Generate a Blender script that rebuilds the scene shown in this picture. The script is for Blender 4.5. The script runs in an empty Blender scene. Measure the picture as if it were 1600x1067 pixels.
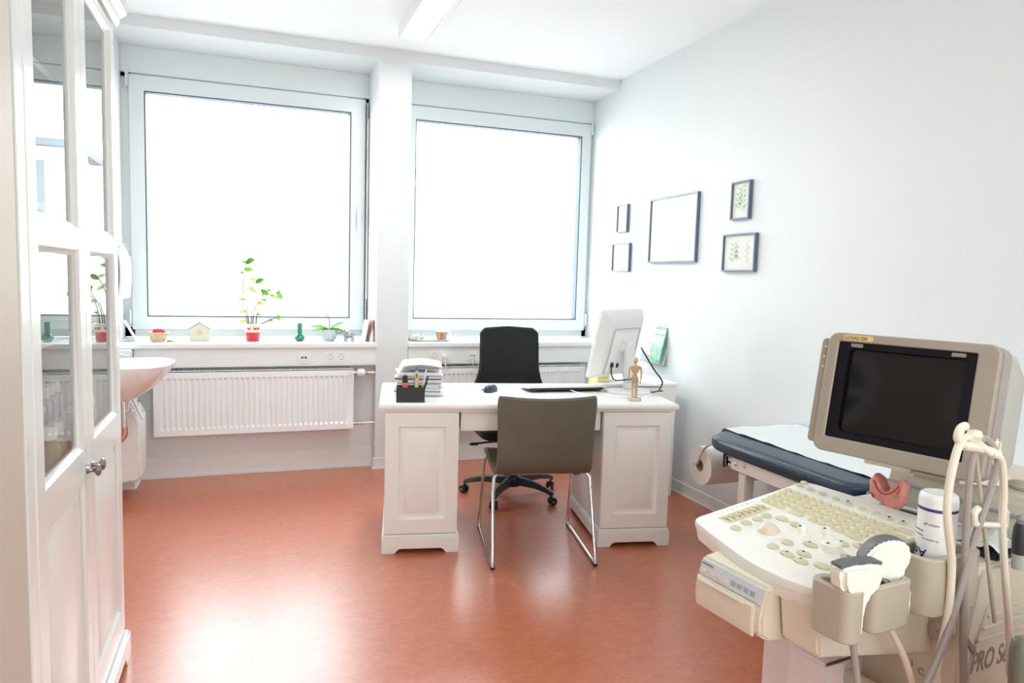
import bpy, bmesh, math, random
from mathutils import Matrix, Vector
random.seed(7)
PI = math.pi
SC = bpy.context.scene
COL = SC.collection
def rad(d): return math.radians(d)

# ------------------------------------------------------------------ camera
def make_camera():
    yaw, pitch, roll, f = 0.350839909, 0.0882216427, -0.0288643043, 1119.58
    cy, sy, cp, sp = math.cos(yaw), math.sin(yaw), math.cos(pitch), math.sin(pitch)
    fw = Vector((sy*cp, cy*cp, -sp)); r = Vector((cy, -sy, 0)); d = fw.cross(r)
    cr, sr = math.cos(roll), math.sin(roll)
    r2 = cr*r + sr*d; d2 = -sr*r + cr*d
    cam = bpy.data.cameras.new('camera'); o = bpy.data.objects.new('camera', cam); COL.objects.link(o)
    m = Matrix.Identity(4)
    for i in range(3):
        m[i][0] = r2[i]; m[i][1] = -d2[i]; m[i][2] = -fw[i]
    m[0][3], m[1][3], m[2][3] = 0, 0, 1.37
    o.matrix_world = m
    cam.sensor_width = 36; cam.lens = f/1600*36; cam.clip_start = 0.02; cam.clip_end = 500
    SC.camera = o
make_camera()

# ------------------------------------------------------------------ sky, lamps, exposure
SKY = 7.4
w = bpy.data.worlds.new('overcast_sky'); SC.world = w; w.use_nodes = True
nt = w.node_tree; nt.nodes.clear()
tc = nt.nodes.new('ShaderNodeTexCoord'); sx = nt.nodes.new('ShaderNodeSeparateXYZ')
cr_ = nt.nodes.new('ShaderNodeValToRGB'); bg = nt.nodes.new('ShaderNodeBackground'); ow = nt.nodes.new('ShaderNodeOutputWorld')
cr_.color_ramp.elements[0].position = 0.0; cr_.color_ramp.elements[0].color = (0.945, 0.99, 1, 1)
cr_.color_ramp.elements[1].position = 1.0; cr_.color_ramp.elements[1].color = (0.82, 0.915, 1, 1)
nt.links.new(tc.outputs['Generated'], sx.inputs[0]); nt.links.new(sx.outputs['Z'], cr_.inputs[0])
nt.links.new(cr_.outputs[0], bg.inputs[0]); bg.inputs[1].default_value = SKY; nt.links.new(bg.outputs[0], ow.inputs[0])
def area(name, loc, rot, sx_, sy_, power, col):
    l = bpy.data.lights.new(name, 'AREA'); l.shape = 'RECTANGLE'; l.size = sx_; l.size_y = sy_; l.energy = power; l.color = col
    o = bpy.data.objects.new(name, l); COL.objects.link(o); o.location = loc; o.rotation_euler = rot
    return o
# tube of the ceiling lamp in view, then an added unseen overhead fill
area('ceiling_lamp_light', (0.945, 3.85, 2.80), (0, 0, 0), 0.12, 1.25, 16, (0.92, 1, 0.98))
area('rear_overhead_fill', (0.945, 0.3, 2.80), (0, 0, 0), 0.12, 2.4, 8, (0.92, 1, 0.98))
area('rear_fill_light', (0.9, -1.78, 1.70), (rad(90), 0, 0), 3.0, 2.0, 46, (0.91, 1, 0.99))   # unseen soft fill panel, added to lift the ceiling and camera-facing sides
for i, (xc, wd) in enumerate(((0.015, 1.36), (1.855, 1.38))):     # light portals in the two window openings
    p = area('window_portal', (xc, 5.53, 1.79), (rad(-90), 0, 0), wd, 1.5, 1, (1, 1, 1))
    p.data.cycles.is_portal = True
SC.view_settings.view_transform = 'Standard'; SC.view_settings.look = 'None'
SC.view_settings.gamma = 1; SC.view_settings.use_curve_mapping = False
SC.view_settings.exposure = 0.50
SC.cycles.max_bounces = 10; SC.cycles.diffuse_bounces = 7; SC.cycles.glossy_bounces = 4
SC.cycles.transparent_max_bounces = 12; SC.cycles.caustics_reflective = False; SC.cycles.caustics_refractive = False
SC.cycles.use_denoising = True
SC.cycles.sample_clamp_indirect = 6

# ------------------------------------------------------------------ materials
def mat(name, col, rough=0.5, metal=0.0, var=0.03, scale=20, bump=0.0, bscale=200, spec=0.5, coat=0.0, detail=3):
    m = bpy.data.materials.new(name); m.use_nodes = True
    t = m.node_tree; b = t.nodes['Principled BSDF']
    b.inputs['Roughness'].default_value = rough; b.inputs['Metallic'].default_value = metal
    b.inputs['Specular IOR Level'].default_value = spec
    if coat: b.inputs['Coat Weight'].default_value = coat; b.inputs['Coat Roughness'].default_value = 0.08
    tc = t.nodes.new('ShaderNodeTexCoord'); n = t.nodes.new('ShaderNodeTexNoise')
    n.inputs['Scale'].default_value = scale; n.inputs['Detail'].default_value = detail
    t.links.new(tc.outputs['Object'], n.inputs['Vector'])
    r = t.nodes.new('ShaderNodeValToRGB')
    lo = [max(0, c*(1-var)) for c in col]; hi = [min(1, c*(1+var)) for c in col]
    r.color_ramp.elements[0].color = (*lo, 1); r.color_ramp.elements[1].color = (*hi, 1)
    r.color_ramp.elements[0].position = .3; r.color_ramp.elements[1].position = .7
    t.links.new(n.outputs['Fac'], r.inputs[0]); t.links.new(r.outputs[0], b.inputs['Base Color'])
    if bump:
        n2 = t.nodes.new('ShaderNodeTexNoise'); n2.inputs['Scale'].default_value = bscale; n2.inputs['Detail'].default_value = 4
        t.links.new(tc.outputs['Object'], n2.inputs['Vector'])
        bp = t.nodes.new('ShaderNodeBump'); bp.inputs['Strength'].default_value = bump; bp.inputs['Distance'].default_value = 0.002
        t.links.new(n2.outputs['Fac'], bp.inputs['Height']); t.links.new(bp.outputs[0], b.inputs['Normal'])
    return m
def glass_mat(name, tint=(1, 1, 1), ior=1.5, rough=0.0, refl=1.0):
    m = bpy.data.materials.new(name); m.use_nodes = True
    t = m.node_tree; t.nodes.clear()
    o = t.nodes.new('ShaderNodeOutputMaterial'); mx = t.nodes.new('ShaderNodeMixShader'); tr = t.nodes.new('ShaderNodeBsdfTransparent')
    g = t.nodes.new('ShaderNodeBsdfGlossy'); fr = t.nodes.new('ShaderNodeFresnel'); mu = t.nodes.new('ShaderNodeMath')
    mu.operation = 'MULTIPLY'; mu.inputs[1].default_value = refl; mu.use_clamp = True
    fr.inputs['IOR'].default_value = ior; g.inputs['Roughness'].default_value = rough; tr.inputs[0].default_value = (*tint, 1)
    ge = t.nodes.new('ShaderNodeNewGeometry'); m2 = t.nodes.new('ShaderNodeMath'); m2.operation = 'SUBTRACT'; m2.inputs[0].default_value = 1
    m3 = t.nodes.new('ShaderNodeMath'); m3.operation = 'MULTIPLY'
    t.links.new(ge.outputs['Backfacing'], m2.inputs[1]); t.links.new(fr.outputs[0], mu.inputs[0])
    t.links.new(mu.outputs[0], m3.inputs[0]); t.links.new(m2.outputs[0], m3.inputs[1]); t.links.new(m3.outputs[0], mx.inputs[0])
    t.links.new(tr.outputs[0], mx.inputs[1]); t.links.new(g.outputs[0], mx.inputs[2]); t.links.new(mx.outputs[0], o.inputs[0])
    return m
def glow_mat(name, col, s):
    m = bpy.data.materials.new(name); m.use_nodes = True
    b = m.node_tree.nodes['Principled BSDF']; b.inputs['Emission Color'].default_value = (*col, 1); b.inputs['Emission Strength'].default_value = s
    b.inputs['Base Color'].default_value = (.9, .9, .9, 1)
    return m
def floor_mat():
    m = bpy.data.materials.new('red_linoleum'); m.use_nodes = True
    t = m.node_tree; b = t.nodes['Principled BSDF']
    tc = t.nodes.new('ShaderNodeTexCoord'); mp = t.nodes.new('ShaderNodeMapping'); mp.inputs['Scale'].default_value = (1.0, 1.6, 1)
    t.links.new(tc.outputs['Object'], mp.inputs[0])
    n1 = t.nodes.new('ShaderNodeTexNoise'); n1.inputs['Scale'].default_value = 16; n1.inputs['Detail'].default_value = 9; n1.inputs['Roughness'].default_value = .72; n1.inputs['Distortion'].default_value = 1.2
    r1 = t.nodes.new('ShaderNodeValToRGB')
    e = r1.color_ramp.elements; e[0].position = .22; e[0].color = (.42, .100, .046, 1); e[1].position = .74; e[1].color = (.60, .205, .105, 1)
    x = e.new(.5); x.color = (.51, .145, .070, 1)
    t.links.new(mp.outputs[0], n1.inputs['Vector']); t.links.new(n1.outputs['Fac'], r1.inputs[0])
    n2 = t.nodes.new('ShaderNodeTexNoise'); n2.inputs['Scale'].default_value = 70; n2.inputs['Detail'].default_value = 3
    r2 = t.nodes.new('ShaderNodeValToRGB'); r2.color_ramp.elements[0].position = .62; r2.color_ramp.elements[1].position = .75
    r2.color_ramp.elements[0].color = (0, 0, 0, 1); r2.color_ramp.elements[1].color = (.5, .5, .5, 1)
    t.links.new(mp.outputs[0], n2.inputs['Vector']); t.links.new(n2.outputs['Fac'], r2.inputs[0])
    mx = t.nodes.new('ShaderNodeMixRGB'); mx.inputs[2].default_value = (.66, .32, .20, 1)
    t.links.new(r2.outputs[0], mx.inputs[0]); t.links.new(r1.outputs[0], mx.inputs[1]); t.links.new(mx.outputs[0], b.inputs['Base Color'])
    n3 = t.nodes.new('ShaderNodeTexNoise'); n3.inputs['Scale'].default_value = 3; n3.inputs['Detail'].default_value = 5
    mr = t.nodes.new('ShaderNodeMapRange'); mr.inputs[3].default_value = .29; mr.inputs[4].default_value = .37
    t.links.new(tc.outputs['Object'], n3.inputs['Vector']); t.links.new(n3.outputs['Fac'], mr.inputs[0]); t.links.new(mr.outputs[0], b.inputs['Roughness'])
    bp = t.nodes.new('ShaderNodeBump'); bp.inputs['Strength'].default_value = .05; bp.inputs['Distance'].default_value = .0005
    t.links.new(n1.outputs['Fac'], bp.inputs['Height']); t.links.new(bp.outputs[0], b.inputs['Normal'])
    b.inputs['Specular IOR Level'].default_value = .7; b.inputs['Coat Weight'].default_value = .45; b.inputs['Coat Roughness'].default_value = .27
    return m
WALL = mat('white_wall_paint', (.735, .76, .765), .65, var=.006, scale=3, bump=.35, bscale=60, spec=.3)
CEIL = mat('white_ceiling_paint', (.86, .875, .88), .8, var=.005, scale=3, spec=.2)
FLOOR = floor_mat()
COVE = mat('pale_baseboard_vinyl', (.78, .80, .80), .35, var=.01)
CURB = mat('pale_floor_joint', (.80, .79, .78), .4, var=.01)
PVC = mat('window_frame_pvc', (.70, .745, .755), .30, var=.008, scale=4)
GASKET = mat('grey_blue_gasket', (.10, .145, .19), .5)
WGLASS = glass_mat('window_glass', (.98, .99, .99))
SILLM = mat('sill_white', (.82, .825, .82), .3, var=.006)
DUCT = mat('duct_white', (.80, .82, .82), .35, var=.006)
RADM = mat('radiator_enamel', (.85, .885, .895), .28, var=.006)
CHROME = mat('chrome', (.82, .82, .83), .12, 1.0, var=.02)
STEEL = mat('brushed_steel', (.55, .54, .53), .3, 1.0, var=.05)
COPPER = mat('reddish_pipe', (.72, .42, .34), .2, 1.0)
PAINT = mat('white_lacquer', (.79, .82, .80), .22, var=.01, scale=6, coat=.25)
DPAINT = mat('desk_white_lacquer', (.86, .87, .85), .28, var=.01, scale=6)
CABIN = mat('cabinet_inside', (.55, .55, .53), .5)
SIDEM = mat('cream_panel', (.56, .50, .43), .5, var=.01)
CGLASS = glass_mat('cabinet_glass', (.93, .95, .94), 1.55, 0.0, 1.4)
PEWTER = mat('pewter', (.30, .28, .29), .22, 1.0, var=.1)
BLACKF = mat('black_mesh_fabric', (.010, .011, .012), .85, var=.25, scale=180, bump=.3, bscale=900)
BLACKP = mat('black_plastic', (.014, .017, .02), .42, var=.1)
DARKP = mat('dark_teal_black_plastic', (.018, .028, .032), .35, var=.1)
LEATHER = mat('olive_grey_leather', (.125, .122, .092), .36, var=.07, scale=9, bump=.25, bscale=240)
SEAM = mat('dark_seam', (.07, .065, .05), .6)
NAVY = mat('navy_vinyl', (.020, .044, .075), .33, var=.06, scale=8, bump=.15, bscale=200)
SHEET = mat('couch_paper', (.74, .77, .79), .7, var=.01, bump=.3, bscale=25)
PAPER = mat('paper_white', (.84, .84, .84), .7, var=.02)
ROLLP = mat('roll_paper', (.84, .81, .78), .8, var=.01)
CARD = mat('cardboard_core', (.42, .32, .22), .8)
COUCHM = mat('couch_enamel', (.70, .67, .61), .35, var=.01)
CERAM = mat('sink_ceramic', (.86, .855, .85), .08, var=.004, coat=.6)
TERRY = mat('towel', (.86, .87, .88), .95, var=.01, bump=.5, bscale=300)
BINM = mat('white_bin_plastic', (.82, .81, .805), .35)
CREAM = mat('cream_plastic', (.74, .69, .575), .38, var=.012, scale=10)
PANELM = mat('control_panel_plastic', (.82, .82, .77), .42, var=.008, scale=8)
BEIGE = mat('beige_plastic', (.62, .56, .455), .4, var=.015)
BEZEL = mat('bezel_taupe', (.34, .29, .235), .40, var=.015)
BEZEL2 = mat('bezel_band_grey', (.30, .27, .26), .45)
SHELLM = mat('monitor_shell_grey', (.44, .43, .38), .5, var=.01)
SCREEN = mat('dark_crt_glass', (.007, .006, .006), .10, var=.3, scale=3, spec=.35)
SCREENB = mat('dark_screen_border', (.005, .004, .008), .5, spec=.2)
KEYM = mat('yellowed_key', (.66, .60, .40), .45, var=.06, scale=60)
KEYG = mat('greenish_button', (.60, .565, .39), .4, var=.05, scale=60)
KEYBALL = mat('trackball_cream', (.72, .62, .48), .2)
HOLDER = mat('grey_taupe_holder', (.44, .39, .31), .5, var=.02)
PROBEW = mat('probe_white', (.86, .84, .76), .28)
LENS = mat('probe_lens_grey', (.14, .145, .15), .5)
CABCREAM = mat('cream_cable', (.74, .68, .56), .45)
CABGREY = mat('grey_cable', (.33, .285, .26), .5)
INK = mat('dark_ink', (.06, .05, .05), .6)
GREYINK = mat('grey_ink', (.26, .22, .18), .6)
BLUEINK = mat('blue_ink', (.03, .05, .22), .5)
GOLD = mat('yellow_label', (.68, .52, .20), .5)
ORGAN = mat('organ_pink', (.70, .27, .23), .4, var=.2, scale=40)
ORGANR = mat('organ_red', (.45, .03, .03), .4)
CYAN = mat('cyan_folder', (.05, .30, .46), .4)
LILAC = mat('lilac_white_enamel', (.74, .70, .70), .4)
WOOD = mat('mannequin_wood', (.60, .40, .22), .5, var=.12, scale=40)
WOODD = mat('mannequin_wood_base', (.66, .50, .34), .5, var=.08, scale=40)
FRAMEB = mat('blue_black_frame', (.08, .125, .20), .28, var=.1, spec=.8)
PRINTC = mat('cream_print', (.74, .73, .66), .6)
PRINTW = mat('white_print', (.83, .85, .86), .6)
PALEBLUE = mat('pale_blue_print', (.58, .68, .82), .6)
LEAFP = mat('printed_leaf_green', (.42, .60, .47), .7, var=.2)
LEAFP2 = mat('printed_leaf_grey', (.50, .52, .55), .7, var=.2)
PGLASS = glass_mat('picture_glass', (1, 1, 1), 1.45, 0, .55)
LEAF = mat('leaf_green', (.34, .62, .16), .4, var=.25, scale=30)
def translucent(m, f=.62):
    t = m.node_tree; b = t.nodes['Principled BSDF']; o = [n for n in t.nodes if n.type == 'OUTPUT_MATERIAL'][0]
    tr = t.nodes.new('ShaderNodeBsdfTranslucent'); mx = t.nodes.new('ShaderNodeMixShader'); mx.inputs[0].default_value = f
    src = b.inputs['Base Color'].links[0].from_socket; t.links.new(src, tr.inputs[0])
    t.links.new(b.outputs[0], mx.inputs[1]); t.links.new(tr.outputs[0], mx.inputs[2]); t.links.new(mx.outputs[0], o.inputs[0]); return m
LEAF2 = mat('leaf_yellow_green', (.62, .74, .30), .45, var=.2, scale=30)
translucent(LEAF); translucent(LEAF2)
STEM = mat('stem_brown', (.10, .08, .06), .6)
POTRED = mat('pot_red_glaze', (.56, .03, .035), .3)
POTWHITE = mat('pot_cream_band', (.80, .72, .62), .4)
REDINK = mat('red_print', (.62, .10, .08), .5)
SOIL = mat('soil', (.06, .04, .03), .9)
STONE = mat('grey_stone_pot', (.52, .54, .56), .8, var=.15, scale=60)
GREENG = mat('green_glass', (.01, .20, .12), .12, coat=.5)
SILVER = mat('silver_figurine', (.42, .43, .44), .3, 1.0)
WICKER = mat('wicker', (.66, .50, .31), .8, var=.25, scale=90, bump=.6, bscale=150)
REDCLOTH = mat('red_bundle', (.58, .04, .07), .6)
CREAMCER = mat('cream_ceramic', (.66, .62, .50), .45, var=.03)
BROWNP = mat('cup_brown_pattern', (.42, .22, .15), .5, var=.5, scale=60)
ORANGE = mat('orange_plastic', (.85, .25, .08), .4)
BLUEP = mat('blue_plastic', (.05, .16, .45), .4)
YELLOWP = mat('yellow_plastic', (.80, .66, .25), .45)
TAN = mat('tan_plastic', (.66, .52, .38), .5)
GREYP = mat('grey_plastic', (.40, .42, .44), .4)
MOUSEM = mat('dark_slate_plastic', (.035, .045, .06), .35)
WHITEP = mat('white_plastic', (.84, .83, .825), .35, var=.005)
LWHITE = mat('soft_white_plastic', (.80, .78, .775), .4, var=.005)
ACRYL = glass_mat('acrylic', (.93, .96, .97), 1.45, 0.02, 1.2)
GREENPR = mat('green_print', (.22, .48, .30), .6, var=.4, scale=25)
SKINPR = mat('tan_blue_print', (.62, .48, .38), .6, var=.4, scale=30)
AMBER = mat('amber_liquid_glass', (.55, .42, .22), .2)
PALEY = mat('pale_yellow_paper', (.80, .78, .40), .7)
LOUVRE = mat('louvre_metal', (.62, .66, .68), .35, .3)
TUBE = glow_mat('fluorescent_tube', (1, .98, .95), 6)
FACADE = mat('pale_render', (.72, .71, .69), .9, var=.05, scale=2)
ROOFT = mat('roof_tiles', (.50, .40, .36), .9, var=.2, scale=6)
ZINC = mat('zinc_gutter', (.16, .19, .22), .6)
ASPHALT = mat('street', (.30, .30, .30), .9)
DGLASS = mat('far_window_glass', (.16, .19, .22), .3)
FOLDERS = [mat('folder_grey', (.42, .42, .46), .6), mat('folder_blue', (.10, .12, .20), .5), mat('folder_pink', (.62, .45, .47), .6), PAPER]
CHARCOAL = mat('charcoal_box', (.028, .027, .032), .5)
PURPLEG = mat('grey_lilac_box', (.30, .29, .38), .5)

# ------------------------------------------------------------------ mesh helpers
class M:
    """collects shapes in one bmesh; build() links them as ONE mesh object"""
    def __init__(s): s.bm = bmesh.new(); s.mats = []; s.mi = 0
    def use(s, m):
        if m not in s.mats: s.mats.append(m)
        s.mi = s.mats.index(m); return s
    def _fin(s, faces):
        for f in faces: f.material_index = s.mi
    def _merge(s, tmp, mx=None):
        if mx is not None: tmp.transform(mx)
        me = bpy.data.meshes.new('t'); tmp.to_mesh(me); tmp.free()
        n = len(s.bm.faces); s.bm.from_mesh(me); bpy.data.meshes.remove(me)
        s.bm.faces.ensure_lookup_table(); s._fin(s.bm.faces[n:]); return s
    def box(s, x0, x1, y0, y1, z0, z1, bev=0.0, seg=2, mx=None):
        t = bmesh.new(); bmesh.ops.create_cube(t, size=1)
        for v in t.verts: v.co = Vector(((x0+x1)/2+v.co.x*(x1-x0), (y0+y1)/2+v.co.y*(y1-y0), (z0+z1)/2+v.co.z*(z1-z0)))
        if bev: bmesh.ops.bevel(t, geom=t.edges[:], offset=bev, segments=seg, affect='EDGES', clamp_overlap=True)
        return s._merge(t, mx)
    def prism(s, pts, a, b, axis='z', bev=0.0, seg=2, mx=None):
        """polygon pts (2D) extruded between a and b. axis z: (x,y); axis x: (y,z); axis y: (x,z)"""
        def P(p, h): return {'z': (p[0], p[1], h), 'x': (h, p[0], p[1]), 'y': (p[0], h, p[1])}[axis]
        t = bmesh.new(); va = [t.verts.new(P(p, a)) for p in pts]; vb = [t.verts.new(P(p, b)) for p in pts]
        t.faces.new(va); t.faces.new(vb[::-1]); n = len(pts)
        for i in range(n): t.faces.new((va[i], va[(i+1) % n], vb[(i+1) % n], vb[i]))
        bmesh.ops.recalc_face_normals(t, faces=t.faces[:])
        if bev: bmesh.ops.bevel(t, geom=[e for e in t.edges], offset=bev, segments=seg, affect='EDGES', clamp_overlap=True)
        return s._merge(t, mx)
    def lathe(s, prof, c=(0, 0, 0), seg=24, mx=None, sx=1, sy=1, cap=True):
        t = bmesh.new(); rings = []
        for r, z in prof:
            if r <= 1e-6: rings.append([t.verts.new((c[0], c[1], c[2]+z))])
            else: rings.append([t.verts.new((c[0]+sx*r*math.cos(2*PI*i/seg), c[1]+sy*r*math.sin(2*PI*i/seg), c[2]+z)) for i in range(seg)])
        for A, B in zip(rings, rings[1:]):
            for i in range(seg):
                j = (i+1) % seg
                if len(A) == 1 and len(B) == 1: continue
                if len(A) == 1: t.faces.new((A[0], B[i], B[j]))
                elif len(B) == 1: t.faces.new((A[i], A[j], B[0]))
                else: t.faces.new((A[i], A[j], B[j], B[i]))
        if cap:
            for R in (rings[0], rings[-1]):
                if len(R) > 1: t.faces.new(R)
        bmesh.ops.recalc_face_normals(t, faces=t.faces[:])
        return s._merge(t, mx)
    def cyl(s, p, q, r, r2=None, seg=14):
        p, q = Vector(p), Vector(q); d = q-p; L = d.length
        mx = Matrix.Translation(p) @ d.to_track_quat('Z', 'Y').to_matrix().to_4x4()
        return s.lathe([(r, 0), (r if r2 is None else r2, L)], seg=seg, mx=mx)
    def tube(s, pts, r, seg=8, smooth=0, radii=None):
        pts = [Vector(p) for p in pts]
        if smooth:
            out = []; n = len(pts)
            for i in range(n-1):
                p0 = pts[max(i-1, 0)]; p1 = pts[i]; p2 = pts[i+1]; p3 = pts[min(i+2, n-1)]
                for k in range(smooth):
                    u = k/smooth
                    out.append(.5*((2*p1)+(-p0+p2)*u+(2*p0-5*p1+4*p2-p3)*u*u+(-p0+3*p1-3*p2+p3)*u**3))
            out.append(pts[-1]); 
            if radii:
                radii = [radii[min(int(i/smooth), n-2)]*(1-(i % smooth)/smooth)+radii[min(int(i/smooth)+1, n-1)]*((i % smooth)/smooth) if i < len(out)-1 else radii[-1] for i in range(len(out))]
            pts = out
        t = bmesh.new(); rings = []; up = None
        for i, p in enumerate(pts):
            d = (pts[min(i+1, len(pts)-1)]-pts[max(i-1, 0)]).normalized()
            if up is None: up = Vector((0, 0, 1)) if abs(d.z) < .9 else Vector((1, 0, 0))
            a = d.cross(up)
            if a.length < 1e-4: a = d.cross(Vector((1, .3, 0)))
            a.normalize(); b = a.cross(d).normalized(); up = b
            rr = radii[i] if radii else r
            rings.append([t.verts.new(p+a*rr*math.cos(2*PI*k/seg)+b*rr*math.sin(2*PI*k/seg)) for k in range(seg)])
        for A, B in zip(rings, rings[1:]):
            for k in range(seg): t.faces.new((A[k], A[(k+1) % seg], B[(k+1) % seg], B[k]))
        t.faces.new(rings[0]); t.faces.new(rings[-1])
        bmesh.ops.recalc_face_normals(t, faces=t.faces[:])
        return s._merge(t)
    def ring(s, outer, inner, a, b, axis='y', mx=None):
        """closed band between two loops of equal length, from a to b"""
        def P(p, h): return {'z': (p[0], p[1], h), 'x': (h, p[0], p[1]), 'y': (p[0], h, p[1])}[axis]
        t = bmesh.new(); n = len(outer)
        oa = [t.verts.new(P(p, a)) for p in outer]; ia = [t.verts.new(P(p, a)) for p in inner]
        ob = [t.verts.new(P(p, b)) for p in outer]; ib = [t.verts.new(P(p, b)) for p in inner]
        for i in range(n):
            j = (i+1) % n
            t.faces.new((oa[i], oa[j], ia[j], ia[i])); t.faces.new((ob[i], ob[j], ib[j], ib[i]))
            t.faces.new((oa[i], oa[j], ob[j], ob[i])); t.faces.new((ia[i], ia[j], ib[j], ib[i]))
        bmesh.ops.recalc_face_normals(t, faces=t.faces[:])
        return s._merge(t, mx)
    def loft(s, loops, caps=True, mx=None, cap0=True):
        t = bmesh.new(); R = [[t.verts.new(p) for p in L] for L in loops]; n = len(R[0])
        for A, B in zip(R, R[1:]):
            for i in range(n): t.faces.new((A[i], A[(i+1) % n], B[(i+1) % n], B[i]))
        if caps:
            if cap0: t.faces.new(R[0])
            t.faces.new(R[-1])
        bmesh.ops.recalc_face_normals(t, faces=t.faces[:])
        return s._merge(t, mx)
    def shell(s, fn, ns, nt_, th, mx=None):
        """grid fn(s,t) -> point, given thickness th along its normals, closed"""
        P = [[Vector(fn(i/ns, j/nt_)) for j in range(nt_+1)] for i in range(ns+1)]
        def N(i, j):
            a = P[min(i+1, ns)][j]-P[max(i-1, 0)][j]; b = P[i][min(j+1, nt_)]-P[i][max(j-1, 0)]
            c = a.cross(b); return c.normalized() if c.length > 1e-9 else Vector((0, 0, 1))
        t = bmesh.new()
        A = [[t.verts.new(P[i][j]) for j in range(nt_+1)] for i in range(ns+1)]
        B = [[t.verts.new(P[i][j]+N(i, j)*th) for j in range(nt_+1)] for i in range(ns+1)]
        for i in range(ns):
            for j in range(nt_):
                t.faces.new((A[i][j], A[i+1][j], A[i+1][j+1], A[i][j+1])); t.faces.new((B[i][j], B[i][j+1], B[i+1][j+1], B[i+1][j]))
        for i in range(ns):
            t.faces.new((A[i][0], B[i][0], B[i+1][0], A[i+1][0])); t.faces.new((A[i][nt_], A[i+1][nt_], B[i+1][nt_], B[i][nt_]))
        for j in range(nt_):
            t.faces.new((A[0][j], A[0][j+1], B[0][j+1], B[0][j])); t.faces.new((A[ns][j], B[ns][j], B[ns][j+1], A[ns][j+1]))
        bmesh.ops.recalc_face_normals(t, faces=t.faces[:])
        return s._merge(t, mx)
    def mesh(s, name, m=None):
        me = bpy.data.meshes.new(name); s.bm.to_mesh(me); s.bm.free()
        for x in (s.mats or [m]): me.materials.append(x)
        for p in me.polygons: p.use_smooth = True
        me.set_sharp_from_angle(angle=rad(35))
        return me
    def build(s, name, m=None, parent=None, loc=None, rot=None):
        return link(name, s.mesh(name, m), parent, loc, rot)
def link(name, me, parent=None, loc=None, rot=None):
    o = bpy.data.objects.new(name, me); COL.objects.link(o)
    if parent: o.parent = parent
    if loc is not None: o.location = loc
    if rot is not None: o.rotation_euler = rot
    return o
def rrect(x0, x1, y0, y1, r, k=4):
    pts = []
    for cx, cy, a in ((x1-r, y1-r, 0), (x0+r, y1-r, 90), (x0+r, y0+r, 180), (x1-r, y0+r, 270)):
        for i in range(k+1):
            t = rad(a+90*i/k); pts.append((cx+r*math.cos(t), cy+r*math.sin(t)))
    return pts
def tag(o, label=None, cat=None, group=None, kind=None):
    if label: o['label'] = label
    if cat: o['category'] = cat
    if group: o['group'] = group
    if kind: o['kind'] = kind
    return o
def thing(name, label, cat, loc=(0, 0, 0), rz=0, group=None):
    o = bpy.data.objects.new(name, None); COL.objects.link(o); o.empty_display_size = .1
    o.location = loc; o.rotation_euler = (0, 0, rz)
    return tag(o, label, cat, group)
def struct(o): o['kind'] = 'structure'; return o
def copy_tree(o, parent=None):
    c = o.copy(); COL.objects.link(c); c.parent = parent
    for ch in list(o.children): copy_tree(ch, c)
    return c
def text(body, size, m, name, parent, mx, depth=.0004, italic=0.0, ws=1.0):
    cu = bpy.data.curves.new(name, 'FONT'); cu.body = body; cu.size = size; cu.extrude = depth; cu.shear = italic; cu.space_character = ws; cu.offset = size*.012
    t = bpy.data.objects.new('tmp', cu); COL.objects.link(t)
    me = bpy.data.meshes.new_from_object(t.evaluated_get(bpy.context.evaluated_depsgraph_get()))
    bpy.data.objects.remove(t); bpy.data.curves.remove(cu)
    me.name = name; me.materials.clear(); me.materials.append(m); me.transform(mx)
    return link(name, me, parent)

# ------------------------------------------------------------------ the room
XL, XR, YN, YS = -0.80, 2.645, 5.10, -1.9
ZC, ZB = 2.89, 2.82                                    # ceiling, underside of the beam
N1, N2 = (XL, 0.82), (1.045, XR)                       # the two window niches
struct(M().box(XL-.2, XR+.2, YS-.2, 5.75, -.15, 0).build('floor', FLOOR))
struct(M().box(XL-.2, XR+.2, YS-.2, 5.0, ZC, ZC+.15).build('ceiling', CEIL))
struct(M().box(XL-.2, XL, YS-.2, 5.75, 0, ZC+.15).build('wall_left', WALL))
struct(M().box(XR, XR+.2, YS-.2, 5.75, 0, ZC+.15).build('wall_right', WALL))
struct(M().box(XL, XR, YS-.2, YS, 0, ZC).build('wall_rear', WALL))
wf = M().box(XL, XR, YN, 5.75, 0, .862)                                       # parapet under the windows
wf.box(0.82, 1.045, 5.0, 5.75, 0, ZB+.001)                                     # pillar
wf.box(XL, XR, 5.0, 5.75, ZB, ZC+.15)                                          # beam
wf.box(XL, XR, 5.50, 5.75, 2.60, ZB)                                           # lintel
struct(wf.build('wall_front', WALL))
struct(M().box(XL, -.692, 4.886, YN, 0, .862, .004).build('trim_pipe_boxing', WALL))
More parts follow.
